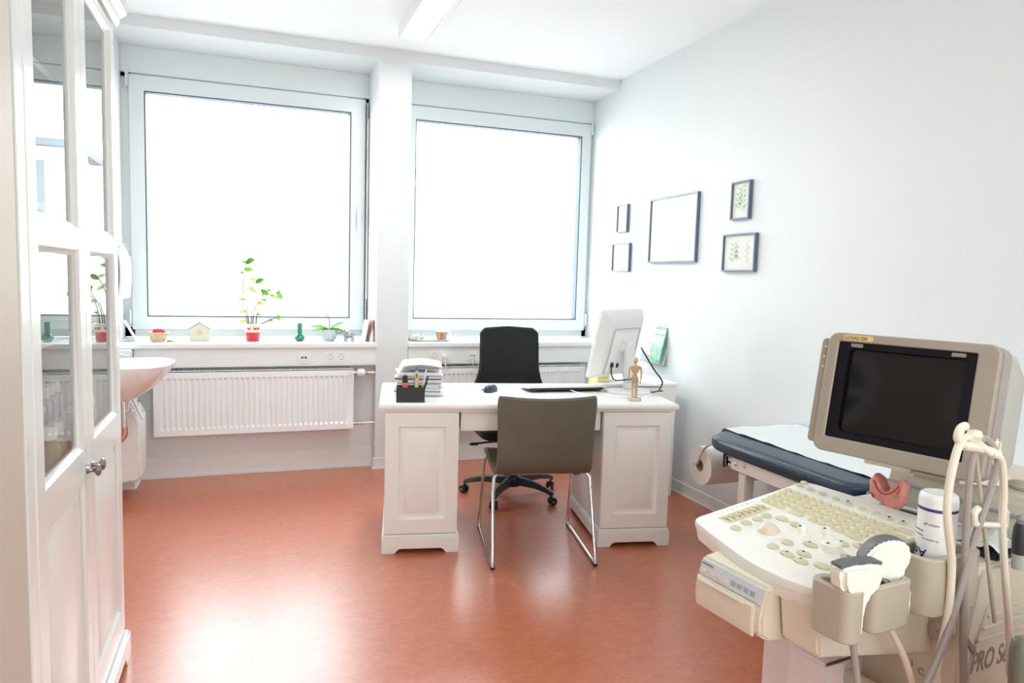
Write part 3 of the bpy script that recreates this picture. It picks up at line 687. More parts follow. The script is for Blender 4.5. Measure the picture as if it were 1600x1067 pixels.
t = thing('propped_photo', 'small brown-backed photo stand propped against the right jamb of the left window', 'photo stand', (.770, 5.06, ZS), rad(4))
M().box(-.010, 0, 0, .10, 0, .155, .002).build('frame_back', BROWNP, t, loc=(.015, .0, .0), rot=(0, rad(12), 0))
M().box(-.012, 0, .0, .11, 0, .15, .002).build('frame_front', LWHITE, t, loc=(-.012, .01, .0), rot=(0, rad(10), 0))
# right sill
t = thing('saucer_tray', 'flat white tray with the patterned cup on the right sill', 'tray', (1.265, 5.14, ZS))
M().loft([[(x, y, z) for x, y in rrect(-w_, w_, -d_, d_, .02)] for w_, d_, z in ((.10, .055, 0), (.125, .075, .010), (.128, .078, .012), (.122, .072, .012), (.098, .052, .004))]).build('tray_dish', WHITEP, t)
t = thing('patterned_cup', 'brown patterned cup with white rim on the right sill tray', 'cup', (1.325, 5.14, ZS+.006))
M().lathe([(0, 0), (.033, 0), (.036, .006), (.042, .060)], seg=24, cap=False).lathe([(0, .004), (.030, .004), (.038, .060)], seg=24, cap=False).build('cup_body', BROWNP, t)
M().lathe([(.042, .060), (.0435, .070), (.040, .070), (.038, .060)], seg=24, cap=False).build('rim', WHITEP, t)
M().tube([(.040, 0, .060), (.060, -.004, .062), (.066, -.005, .045), (.056, -.004, .030), (.038, 0, .024)], .0042, 8, 4).build('cup_handle', WHITEP, t)
t = thing('candle_holder', 'round mottled candle dish beside the pillar on the right sill', 'candle holder', (1.130, 5.13, ZS))
M().lathe([(0, 0), (.045, 0), (.058, .012), (.060, .026), (.050, .040), (.044, .040), (.048, .022), (0, .018)], seg=26, sx=1.15).build('dish', mat('mottled_glaze', (.50, .47, .40), .4, var=.6, scale=50), t)
M().lathe([(0, .018), (.028, .018), (.028, .044), (0, .044)], seg=18).build('candle', WHITEP, t)

# ------------------------------------------------------------------ pictures on the right wall
def sprig(m, y, z, h, n, lw, flip=1):
    """flat printed sprig on the plane x=0, growing up in z"""
    m.prism([(y-.0012, z), (y+.0012, z), (y+.0008+.02*h, z+h), (y-.0008+.02*h, z+h)], 0, .0003, 'x')
    for i in range(n):
        zz = z+h*(i+.6)/n; s = 1 if i % 2 else -1; s *= flip
        L_ = lw*(1-.4*i/n)
        m.prism([(y, zz), (y+s*L_*.5, zz+L_*.10), (y+s*L_, zz+L_*.55), (y+s*L_*.45, zz+L_*.55)], 0, .0003, 'x')
def picture(y0, y1, z0, z1, label, kind, fw=.009, tilt=0):
    w_, h_ = y1-y0, z1-z0
    t = thing('framed_picture', label, 'picture', (XR, (y0+y1)/2, z0)); t.rotation_euler = (rad(tilt), 0, 0)
    hw = w_/2
    O = [(-hw, 0), (hw, 0), (hw, h_), (-hw, h_)]; I = [(-hw+fw, fw), (hw-fw, fw), (hw-fw, h_-fw), (-hw+fw, h_-fw)]
    M().ring(O, I, -.024, -.001, 'x').build('picture_frame', FRAMEB, t)
    pm = {'white': PRINTW, 'cream': PRINTC, 'big': PRINTW}[kind]
    p = M().box(-.012, -.008, -hw+fw, hw-fw, fw, h_-fw).build('print', pm, t)
    q = M()
    if kind == 'cream':
        if w_ > h_*1.2:
            sprig(q.use(LEAFP2), -.07, .05, h_-.09, 7, .022); sprig(q.use(LEAFP), .05, .05, h_-.10, 8, .045, -1); sprig(q.use(LEAFP2), .02, .06, h_-.12, 6, .030)
        else:
            sprig(q.use(LEAFP), -.01, .05, h_-.08, 9, .045); sprig(q, .02, .06, h_-.10, 7, .040, -1)
    elif kind == 'big':
        q.use(PALEBLUE).prism([(-hw+.03, h_*.50), (hw-.03, h_*.50), (hw-.03, h_*.60), (hw*.2, h_*.585), (0, h_*.56), (-hw*.4, h_*.575), (-hw+.03, h_*.55)], 0, .0003, 'x')
        for k in range(7): sprig(q.use(LEAFP if k % 2 else LEAFP2), -hw+.07+k*.068, .06, .10+.03*(k % 3), 6, .028, 1 if k % 2 else -1)
    else:
        sprig(q.use(LEAFP), .0, .04, h_-.09, 6, .03)
    if kind != 'blank': q.build('botanical_drawing', None, p, loc=(-.0125, 0, 0))
    M().box(-.0175, -.0155, -hw+fw, hw-fw, fw, h_-fw).build('picture_glass', PGLASS, t)
picture(4.765, 4.925, 1.735, 1.943, 'small narrow framed picture, upper one next to the window', 'white')
picture(4.712, 4.978, 1.442, 1.654, 'small framed picture, lower one next to the window', 'white')
picture(3.870, 4.440, 1.503, 1.943, 'large framed landscape with a pale blue band in the middle of the wall', 'big', .011)
picture(3.372, 3.538, 1.741, 1.957, 'narrow upright framed print of green leaves, upper right', 'cream')
picture(3.300, 3.592, 1.444, 1.660, 'wide framed botanical print with grey sprigs, lower right', 'cream')

# ------------------------------------------------------------------ desk
DR = rad(-11)
def dloc(x, y, z=0):
    return (.575+x*math.cos(DR)-y*math.sin(DR), 3.41+x*math.sin(DR)+y*math.cos(DR), z)
def desk():
    t = thing('desk', 'white double-pedestal desk with panelled ends facing the room', 'desk', dloc(0, 0), DR)
    top = M().loft([[(x, y, z) for x, y in ((a, a), (1.52-a, a), (1.52-a, .70-a), (a, .70-a))] for a, z in ((.014, .708), (.012, .716), (.004, .720), (0, .727), (0, .738), (.004, .746), (.010, .75))])
    top.build('tabletop', DPAINT, t)
    for x0, x1 in ((.022, .402), (1.118, 1.503)):
        zt = .708
        b = M().box(x0+.016, x1-.016, .035, .66, .085, zt).build('pedestal', DPAINT, t)
        s = .062; a, c = x0+.012, x1-.012; z0, z1 = .098, zt-.004; q0, q1 = z0+.070, z1-.068
        O = [(a, z0), (c, z0), (c, z1), (a, z1)]; I = [(a+s, q0), (c-s, q0), (c-s, q1), (a+s, q1)]
        M().ring(O, I, .020, .036, 'y').build('end_frame', DPAINT, b)
        def L(k, y): return [(x, y, z) for x, z in ((a+s+k, q0+k), (c-s-k, q0+k), (c-s-k, q1-k), (a+s+k, q1-k))]
        M().loft([L(-.001, .0205), L(.006, .0235), L(.012, .033), L(.026, .033), L(.034, .029), L(.048, .025)], cap0=False).build('raised_panel', DPAINT, b)
        M().box(x0+.010, x0+.018, .030, .66, .085, zt, .002).box(x1-.018, x1-.010, .030, .66, .085, zt, .002).build('corner_post', DPAINT, b)
        for y_ in (.008, .664):
            p = M().prism([(x0, 0), (x0+.062, 0), (x0+.078, .018), (x0+.090, .024), (x1-.090, .024), (x1-.078, .018), (x1-.062, 0), (x1, 0), (x1, .078), (x0, .078)], y_, y_+.018, 'y', .002)
            p.build('plinth', DPAINT, b)
        for xx in (x0, x1-.018):
            M().prism([(.026, 0), (.07, 0), (.09, .024), (.60, .024), (.62, 0), (.664, 0), (.664, .078), (.026, .078)], xx, xx+.018, 'x').build('plinth', DPAINT, b)
        M().box(x0+.004, x1-.004, .012, .676, .078, .092, .004).build('plinth_moulding', DPAINT, b)
    M().box(.402, 1.118, .045, .63, .606, .708, .003).build('middle_drawer', DPAINT, t)
    M().box(.410, 1.110, .040, .05, .612, .704, .003).build('drawer_back', DPAINT, t)
desk()
ZT = .7505
# white side cupboard between desk and right wall
t = thing('side_cupboard', 'narrow white side cupboard behind the right end of the desk', 'cupboard', (2.20, 3.885, 0))
M().box(.03, .345, .0, .45, .0, .715, .003).build('cupboard_body', DPAINT, t)
M().box(.02, .36, -.012, .46, .715, .735, .004).build('cupboard_top', DPAINT, t)

t = thing('pen_box', 'black square pen box at the front left of the desk', 'pen holder', dloc(.092, .105, ZT), DR)
M().box(-.002, .136, -.035, .045, 0, .004).box(-.002, .002, -.035, .045, 0, .073).box(.132, .136, -.035, .045, 0, .073).box(-.002, .136, -.035, -.031, 0, .073).box(-.002, .136, .041, .045, 0, .073).box(.065, .068, -.035, .045, 0, .07).build('box_shell', CHARCOAL, t)
t.location = dloc(.085, .075, ZT)
def pen(name, label, x, y, r, h, m, capm=None, tilt=(0, 0), caph=.3):
    p = dloc(.085+x, .075+y, ZT+.005)
    t = thing(name, label, 'pen', p, DR); t.rotation_euler = (rad(tilt[0]), rad(tilt[1]), DR)
    M().lathe([(0, 0), (r*.8, 0), (r, .006), (r, h*(1-caph)), (0, h*(1-caph))], seg=12).build('barrel', m, t)
    M().lathe([(0, h*(1-caph)), (r*1.03, h*(1-caph)), (r*.95, h*.96), (r*.6, h), (0, h)], seg=12).build('cap', capm or m, t)
t_ = pen('highlighter', 'orange highlighter with black cap in the pen box', .040, .005, .0135, .125, ORANGE, BLACKP, (0, 0), .30)
pen('ballpoint_pen', 'blue ballpoint pen in the pen box', .085, .030, .005, .165, BLUEP, BLUEP, (0, 4))
pen('ballpoint_pen', 'black-tipped slim pen at the right corner of the pen box', .122, .012, .0045, .125, BLACKP, BLACKP, (5, 14))
pen('pencil', 'white-grey pencil leaning right in the pen box', .112, .02, .004, .155, LWHITE, LWHITE, (0, 12))
t = thing('ruler', 'yellow flat ruler standing in the pen box', 'ruler', dloc(.085+.083, .075+.002, ZT+.005), DR)
M().box(-.002, .012, -.0015, .0015, 0, .135, .0005).build('ruler_blade', YELLOWP, t, rot=(0, rad(5), 0))
t = thing('letter_opener', 'tan flat wooden spatula with dark clip in the pen box', 'spatula', dloc(.085+.097, .075+.010, ZT+.005), DR)
M().box(-.009, .010, -.003, .003, 0, .145, .002).build('spatula_blade', TAN, t)
M().lathe([(0, .108), (.0055, .112), (.0055, .130), (0, .136)], (0, -.005, 0), 10).build('dark_clip', BLACKP, t)
# paper pile: each wad is a thing
z = ZT
for i in range(17):
    th = random.choice((.006, .008, .011, .009)); a, b = .215+random.uniform(-.012, .015), .29+random.uniform(-.01, .01)
    m_ = PAPER if i % 3 else FOLDERS[(i//3) % 3]
    if m_ is not PAPER: th = .0035; a += .01
    if i == 12: m_ = FOLDERS[1]; th = .009
    p = dloc(.20+random.uniform(-.007, .007), .36+random.uniform(-.01, .01), z)
    o = M()
    if m_ is PAPER:
        k = 3
        for q in range(k): dx, dy = random.uniform(-.004, .004), random.uniform(-.004, .004); o.box(-a/2+dx, a/2+dx, -b/2+dy, b/2+dy, th*q/k, th*(q+1)/k-.0004)
    else: o.box(-a/2, a/2, -b/2, b/2, 0, th, .001)
    ob = o.build('paper_wad' if m_ is PAPER else 'folder', m_, None, p, (0, 0, DR+rad(random.uniform(-5, 5))))
    if m_ is PAPER: tag(ob, 'lowest wad of white papers in the desk pile' if i == 1 else 'topmost flat wad of white papers in the desk pile' if i == 16 else 'loose wad of white papers inside the tall pile at the left end of the desk', 'papers', 'paper wads in the desk pile')
    else: tag(ob, {0: 'grey folder at the very bottom of the desk paper pile', 12: 'thick dark blue folder near the top of the desk paper pile', 3: 'dark blue folder low in the desk paper pile', 6: 'pinkish folder in the middle of the desk paper pile', 9: 'grey folder above the middle of the desk paper pile', 15: 'pinkish or grey folder just under the top of the desk paper pile'}[i], 'folder', 'folders in the desk pile')
    z += th
o = M().shell(lambda a, b: (-.10+.20*a, -.14+.28*b, .012*math.sin(PI*a)+.008*math.sin(2*PI*b)*a), 10, 6, .0015)
for k in range(1, 5): o.shell(lambda a, b, k=k: (-.10+.004*k+.20*a, -.14+.28*b, .006*k+.012*math.sin(PI*a)+.006*math.sin(2*PI*b+k)*a), 10, 6, .0015)
o.bm.verts.ensure_lookup_table()
zm = min(v.co.z for v in o.bm.verts)
tag(o.build('curled_papers', PAPER, None, (*dloc(.20, .36)[:2], z-zm+.0005), (0, 0, DR)), 'curled white sheets on top of the desk paper pile', 'papers')

t = thing('computer_mouse', 'dark slate computer mouse on the desk', 'mouse', (1.222, 3.665, ZT+.001), DR+rad(60))
M().loft([[(x*s_, y*s_*(.85+.1*math.cos(math.atan2(y, x))), zz) for x, y in rrect(-.055, .055, -.034, .034, .03, 5)] for s_, zz in ((.92, 0), (1.0, .006), (.97, .018), (.84, .029), (.58, .037), (.25, .040))]).build('mouse_shell', MOUSEM, t)
M().box(-.046, -.022, -.003, .003, .028, .037, .002).build('scroll_wheel', GREYP, t)
M().box(-.050, .01, .030, .035, .008, .016, .002).build('side_button', GREYP, t)
t = thing('paper_sheet', 'single white sheet lying under the mouse on the desk', 'paper', (1.20, 3.64, ZT), DR+rad(3))
M().box(-.105, .105, -.06, .12, 0, .0006).build('sheet', PAPER, t)

def keyboard():
    t = thing('keyboard', 'slim white keyboard with black underside seen from behind on the desk', 'keyboard', (1.652, 3.655, ZT), DR+rad(7))
    T = Matrix.Translation((0, -.075, .024)) @ Matrix.Rotation(rad(-7), 4, 'X')
    M().box(-.235, .235, 0, .165, 0, .008, .003, mx=T).build('keyboard_body', LWHITE, t)
    M().box(-.215, .215, .004, .155, -.012, 0, .002, mx=T).build('underside', BLACKP, t)
    key = M().box(-.008, .008, -.008, .008, 0, .004, .0015).mesh('key', LWHITE)
    for r in range(5):
        for c in range(22):
            p = T @ Vector((-.212+c*.0202, .030+r*.0265, .008)); link('key', key, t, p, (rad(-7), 0, 0))
    for x in (-.19, .19): M().box(x-.012, x+.012, -.068, -.055, .0, .020, .002).build('keyboard_foot', BLACKP, t)
keyboard()
def cord(name, label, pts, r, m, cat='cable'): return tag(M().tube(pts, r, 8, 6).build(name, m), label, cat)
cord('keyboard_cable', 'thin white cable trailing from the keyboard along the desk', [(1.66, 3.57, ZT+.012), (1.70, 3.48, ZT+.004), (1.80, 3.38, ZT+.003), (1.87, 3.335, ZT+.003), (1.95, 3.335, ZT+.003), (2.03, 3.40, ZT+.003)], .0025, WHITEP)

def monitor():
    # seen from behind; screen faces the office chair
    a = rad(28); t = thing('computer_monitor', 'large white computer monitor seen from behind on the desk', 'monitor', (2.005, 3.545, ZT), a)
    M().lathe([(0, 0), (.128, 0), (.130, .004), (.122, .010), (.05, .014), (0, .014)], seg=36, sx=1.05).build('stand_base', LWHITE, t)
    M().box(-.036, .036, -.018, .018, .012, .275, .010, 3).build('stand_column', LWHITE, t)
    M().box(-.045, .045, .01, .075, .225, .285, .012, 3).build('stand_joint', LWHITE, t)
    T = Matrix.Translation((0.0, .085, .265)) @ Matrix.Rotation(rad(12), 4, 'X')     # leans back towards the column
    W_, z0, z1 = .205, -.195, .200
    h = M().loft([[(x, y, z_) for x, z_ in rrect(-w2, w2, zz0, zz1, .012, 3)] for w2, zz0, zz1, y in ((W_-.003, z0+.003, z1-.003, .030), (W_, z0, z1, .026), (W_, z0, z1, .008), (W_-.006, z0+.006, z1-.006, 0), (W_-.030, z0+.03, z1-.04, -.030), (W_-.045, z0+.045, z1-.055, -.036))], mx=T)
    hb = h.build('monitor_housing', LWHITE, t)
    hb.matrix_parent_inverse = Matrix.Identity(4)
    M().box(-W_+.012, W_-.012, .029, .032, z0+.012, z1-.012, mx=T).build('screen', SCREEN, hb)
    M().loft([[(x, y, z_) for x, z_ in rrect(-w2, w2, q0, q1, .02, 3)] for w2, q0, q1, y in ((.120, -.15, .085, -.034), (.118, -.148, .083, -.046), (.110, -.14, .075, -.048))], mx=T).build('rear_cover', WHITEP, hb)
    M().tube([T @ Vector(p) for p in ((-.135, -.040, -.16), (-.128, -.046, .0), (-.122, -.048, .09), (-.11, -.049, .10), (.11, -.049, .10), (.125, -.048, .085), (.13, -.046, -.05))], .0022, 6, 5).build('cover_seam', GREYP, hb)
    M().box(-.10, -.085, -.062, -.045, -.118, -.092, .002, mx=T).box(-.04, -.025, -.056, -.045, -.125, -.10, .002, mx=T).build('cable_plug', BLACKP, hb)
    M().tube([T @ Vector((-.0925, -.055, -.118)), T @ Vector((-.090, -.065, -.16)), T @ Vector((-.06, -.08, -.19)), (-.02, -.035, .075), (0.01, -.03, .06)], .004, 8, 6).build('power_cable', BLACKP, t)
monitor()
cord('black_cable', 'black cable running down to the desk right of the monitor', [(2.18, 3.72, .98), (2.195, 3.68, .93), (2.215, 3.62, .86), (2.235, 3.56, .80), (2.20, 3.53, .757)], .0045, BLACKP)
cord('adapter_cord', 'short dark cord with adapter lying beside the monitor base', [(2.09, 3.46, ZT+.006), (2.13, 3.475, ZT+.004), (2.17, 3.50, ZT+.004), (2.20, 3.50, ZT+.004)], .004, BLACKP)
o = M().box(-.10, .06, -.05, .07, 0, .012, .002); ob = o.build('white_modem', LWHITE, None, (2.22, 3.70, ZT), (0, 0, DR)); tag(ob, 'flat white modem lying on the desk behind the cables', 'modem')
M().box(-.10, .06, -.052, -.048, .002, .006).build('dark_edge', BLACKP, ob)
t = thing('flat_box', 'low white box behind the monitor column on the desk', 'box', (1.955, 3.66, ZT), DR+rad(8))
M().box(-.065, .065, -.03, .05, 0, .028, .003).build('box_body', LWHITE, t)
M().box(-.062, .062, -.031, -.029, -.0, .002).box(-.062, .062, -.0315, -.029, .013, .0145).build('dark_gap', INK, t)
t = thing('note_block', 'pale yellow paper note block behind the monitor', 'note block', (1.93, 3.76, ZT), DR+rad(20))
for k in range(3): M().box(-.045+.002*k, .045, -.045, .045-.002*k, .001+.028*k, .028+.028*k, .002).build('note_pad', PALEY, t)
t = thing('white_eraser', 'small pale eraser beside the monitor base', 'eraser', (1.855, 3.585, ZT), DR)
M().box(-.022, .022, -.009, .009, 0, .012, .003).build('eraser_body', LWHITE, t); M().box(-.006, .023, -.0095, .0095, 0, .0125, .003).build('eraser_sleeve', SKINPR, t)

def mannequin():
    t = thing('wooden_mannequin', 'jointed wooden artist mannequin standing at the front right of the desk', 'mannequin', (1.885, 3.265, ZT), rad(160))
    M().lathe([(0, 0), (.036, 0), (.037, .003), (.036, .014), (.033, .016), (0, .016)], seg=26).build('base', WOODD, t)
    M().cyl((0, .012, .014), (0, .010, .115), .0018).build('support_rod', STEEL, t)
    M().lathe([(0, 0), (.006, .002), (.0115, .012), (.0125, .020), (.009, .031), (0, .035)], (0, .0, .193), 16, sy=.9).build('head', WOOD, t)
    M().cyl((0, 0, .184), (0, 0, .196), .0035).build('neck', WOOD, t)
    M().lathe([(0, .142), (.013, .142), (.018, .155), (.0235, .172), (.022, .182), (.010, .186), (0, .187)], seg=18, sy=.62).build('chest', WOOD, t)
    M().lathe([(0, .128), (.009, .130), (.011, .138), (.009, .144), (0, .145)], seg=14, sy=.7).build('waist', WOOD, t)
    M().lathe([(0, .108), (.012, .110), (.018, .118), (.017, .126), (.010, .132), (0, .133)], seg=16, sy=.7).build('hips', WOOD, t)
    for s in (-1, 1):
        M().tube([(s*.010, 0, .116), (s*.012, -.002, .095), (s*.010, -.006, .070)], .007, 10, 3, radii=[.0085, .0075, .0052]).build('thigh', WOOD, t)
        M().tube([(s*.010, -.006, .068), (s*.011, -.003, .050), (s*.009, .002, .024)], .006, 10, 3, radii=[.0058, .006, .0036]).build('shin', WOOD, t)
        M().lathe([(0, 0), (.006, .0), (.006, .005), (0, .008)], (s*.010, -.004, .0165), 12, sx=.9, sy=2.0).build('foot', WOOD, t)
        M().tube([(s*.024, 0, .178), (s*.031, 0, .160), (s*.032, .0, .142)], .005, 10, 3, radii=[.0060, .0052, .0042]).build('upper_arm', WOOD, t)
        M().tube([(s*.032, 0, .140), (s*.033, -.004, .122), (s*.030, -.008, .106)], .004, 10, 3, radii=[.0045, .0044, .0030]).build('forearm', WOOD, t)
        M().lathe([(0, 0), (.0042, .003), (.0045, .010), (0, .017)], (s*.030, -.009, .088), 10, sy=.6).build('hand', WOOD, t)
mannequin()
def leaflets():
    t = thing('leaflet_holder', 'clear acrylic leaflet holder on the right wall behind the monitor', 'leaflet holder', (XR-.004, 4.28, .80), rad(90))
    T = Matrix.Rotation(rad(13), 4, 'X')
    M().box(-.12, .12, .0, .004, 0, .30, mx=T).box(-.12, .12, .07, .074, 0, .20, mx=T).box(-.12, .12, .0, .074, 0, .004, mx=T).box(-.12, -.117, 0, .074, 0, .20, mx=T).box(.117, .12, 0, .074, 0, .20, mx=T).build('acrylic_pocket', ACRYL, t)
    for i, (x0, x1, h, m_, lab) in enumerate(((-.11, .02, .26, GREENPR, 'green printed leaflet'), (.0, .11, .23, SKINPR, 'tan and blue printed leaflet'), (-.11, .11, .29, PAPER, 'white leaflet at the back'))):
        tt = thing('leaflet', lab+' in the clear wall holder behind the monitor', 'leaflet', (XR-.004, 4.28, .80), rad(90))
        yy = .055-.018*i
        o = M().box(x0, x1, yy, yy+.006, .006, h, mx=T).build('leaflet_stack', m_, tt)
        if i < 2: M().box(x0+.01, x1-.01, yy+.006, yy+.0066, h-.05, h-.02, mx=T).build('printed_heading', PAPER, tt)
leaflets()
t = thing('open_booklet', 'green and pink picture booklet standing behind the monitor column', 'booklet', (2.17, 3.79, ZT), rad(30))
M().box(-.09, .0, 0, .004, 0, .20, mx=Matrix.Rotation(rad(-10), 4, 'X')).build('left_cover', GREENPR, t); M().box(.0, .075, 0, .004, 0, .18, mx=Matrix.Rotation(rad(-14), 4, 'X')).build('right_cover', SKINPR, t)

# ------------------------------------------------------------------ chairs
def visitor_chair(label, loc, rz):
    t = thing('visitor_chair', label, 'chair', loc, rz)
    prof = [(-.262, .815), (-.252, .74), (-.240, .66), (-.228, .58), (-.215, .51), (-.196, .468), (-.160, .447), (-.10, .440), (0, .440), (.10, .447), (.18, .455), (.235, .452), (.262, .436)]
    def fn(a, b):
        q = a*(len(prof)-1); i = min(int(q), len(prof)-2); u = q-i
        y = prof[i][0]*(1-u)+prof[i+1][0]*u; z_ = prof[i][1]*(1-u)+prof[i+1][1]*u
        c = 2*b-1; up = max(0, 1-a*2.2)
        hw = .240-.008*math.sin(PI*min(1, a*2))
        if a < .06: hw *= .965+.035*(a/.06)**.5
        if a > .92: hw *= 1-.06*((a-.92)/.08)
        return (c*hw, y+.035*up*c*c, z_+.008*c*c*(1 if a < .1 else 0)+.012*c*c*min(1, max(0, (a-.5)*4)))
    def sub(a0, a1, n): return M().shell(lambda a, b: fn(a0+(a1-a0)*a, b), n, 14, .026)
    o = sub(0, .46, 16).build('backrest', LEATHER, t); bv = o.modifiers.new('bevel', 'BEVEL'); bv.width = .010; bv.segments = 3; bv.limit_method = 'ANGLE'; bv.angle_limit = rad(50)
    o2 = sub(.455, 1, 16).build('seat', LEATHER, t); bv = o2.modifiers.new('bevel', 'BEVEL'); bv.width = .010; bv.segments = 3; bv.limit_method = 'ANGLE'; bv.angle_limit = rad(50)
    pts = [fn(a/24*.46, .5) for a in range(25)]
    M().tube([(x, y-.0005, z_) for x, y, z_ in pts], .0012, 6).tube([(x, y-.0005+.0002, z_) for x, y, z_ in [fn(a/24*.46, .5) for a in range(25)]], .001, 6).build('back_seam', SEAM, o)
    M().tube([(x, y, z_+.028) for x, y, z_ in [fn(.47+.5*a/20, .5) for a in range(21)]], .0012, 6).build('seat_seam', SEAM, o2)
    r = .0085
    f = M()
    B = [(-.20, -.150, .425), (-.222, -.152, .425), (-.238, -.165, .405), (-.243, -.190, .33), (-.250, -.285, .035), (-.250, -.290, .015), (-.250, -.278, .0085+.002), (-.250, .27, .0085+.002), (-.250, .286, .016), (-.249, .284, .04), (-.243, .20, .38), (-.236, .18, .415), (-.20, .165, .425)]
    f.tube(B+[(.20, .165, .425)]+[(-x, y, z_) for x, y, z_ in B[::-1]]+[B[0]], r, 10)
    f.build('sled_frame', CHROME, t)
    M().tube([(-.215, -.150, .425), (-.215, .165, .425)], .007, 8).tube([(.215, -.150, .425), (.215, .165, .425)], .007, 8).build('seat_rail', STEEL, t)
    for sx_ in (-1, 1):
        for y_ in (-.283, .272): M().box(sx_*.25-.011, sx_*.25+.011, y_-.014, y_+.014, 0, .016, .004).build('foot_cap', BLACKP, t)
        M().box(sx_*.175-.018, sx_*.175+.018, -.165, -.13, .415, .440, .004).build('seat_clip', BLACKP, t)
    return t
vc = visitor_chair('olive-grey leather visitor chair on a chrome sled frame in front of the desk', (1.366, 3.325, 0), DR)
v2 = copy_tree(vc); v2['label'] = 'olive-grey leather visitor chair cut off at the lower right corner'
v2.location = (1.300, .452, 0); v2.rotation_euler = (0, 0, rad(163))

def office_chair():
    t = thing('office_chair', 'black swivel office chair behind the desk', 'chair', (1.555, 4.165, 0), rad(180-4))
    # local -y is the back, +y the front (towards the desk)
    def back(a, b):
        c = 2*b-1; z_ = 1.055-.50*a
        hw = .200+.004*a + (0 if a < .45 else .10*((a-.45)/.55)**1.7)
        if a < .09: hw *= .80+.20*math.sin(PI/2*a/.09)
        zz = z_
        return (c*hw, -.235+.055*c*c+.05*math.sin(PI*a)*.5+(0 if a < .7 else (a-.7)*.15), zz)
    o = M().shell(back, 26, 18, -.030).build('backrest', BLACKF, t); bv = o.modifiers.new('bevel', 'BEVEL'); bv.width = .012; bv.segments = 3; bv.limit_method = 'ANGLE'; bv.angle_limit = rad(50)
    M().tube([(0, -.245, .75), (0, -.28, .60), (0, -.24, .44), (0, -.10, .385)], .022, 10, 4).build('back_spine', BLACKP, t)
    M().loft([[(x*s_, y*s_-.01+(.02 if zz > .45 else 0), zz) for x, y in rrect(-.255, .255, -.235, .235, .09, 6)] for s_, zz in ((.80, .385), (.93, .40), (1, .425), (1, .455), (.95, .478), (.80, .486))]).build('seat', BLACKF, t)
    M().box(-.10, .10, -.12, .12, .335, .388, .012).build('tilt_mechanism', BLACKP, t)
    M().tube([(.06, .06, .365), (.20, .07, .362), (.275, .08, .358)], .006, 8, 3).box(.245, .305, .066, .096, .350, .366, .006).build('tilt_lever', BLACKP, t)
    M().cyl((0, 0, .10), (0, 0, .345), .026).cyl((0, 0, .09), (0, 0, .20), .034).build('gas_column', BLACKP, t)
    M().lathe([(0, .062), (.045, .062), (.055, .08), (.052, .115), (.036, .135), (0, .135)], seg=20).build('base_hub', DARKP, t)
    for k in range(5):
        a = rad(13+72*k-180+4); R = Matrix.Rotation(a, 4, 'Z')
        L_ = []
        for x, zt, zb_, w_ in ((.03, .128, .075, .030), (.10, .126, .082, .027), (.20, .116, .084, .022), (.27, .100, .074, .018), (.312, .082, .060, .014)):
            L_.append([(x, -w_, zb_), (x, w_, zb_), (x, w_*.8, zt-.006), (x, w_*.45, zt), (x, -w_*.45, zt), (x, -w_*.8, zt-.006)])
        M().loft(L_, mx=R).build('base_arm', DARKP, t)
        c = M()
        cs = thing('tmp', None, None); COL.objects.unlink(cs); bpy.data.objects.remove(cs)
        c.cyl((0, 0, .03), (0, 0, .068), .006)
        for s in (-1, 1): c.lathe([(0, 0), (.019, 0), (.025, .004), (.0255, .010), (.023, .017), (0, .018)], seg=18, mx=Matrix.Translation((-.012, s*.006, .0256)) @ Matrix.Rotation(rad(-90*s), 4, 'X'))
        c.prism([(-.030, .026), (-.026, .044), (-.010, .054), (.006, .052), (.004, .034), (-.012, .028)], -.007, .007, 'y', .002)
        w_ = c.build('caster', BLACKP, t, loc=(.300*math.cos(a), .300*math.sin(a), 0), rot=(0, 0, a+rad(40+50*k)))
        for s in (-1, 1): M().cyl((-.012, s*.0245, .0256), (-.012, s*.0250, .0256), .006).build('wheel_hub', GREYP, w_)
office_chair()

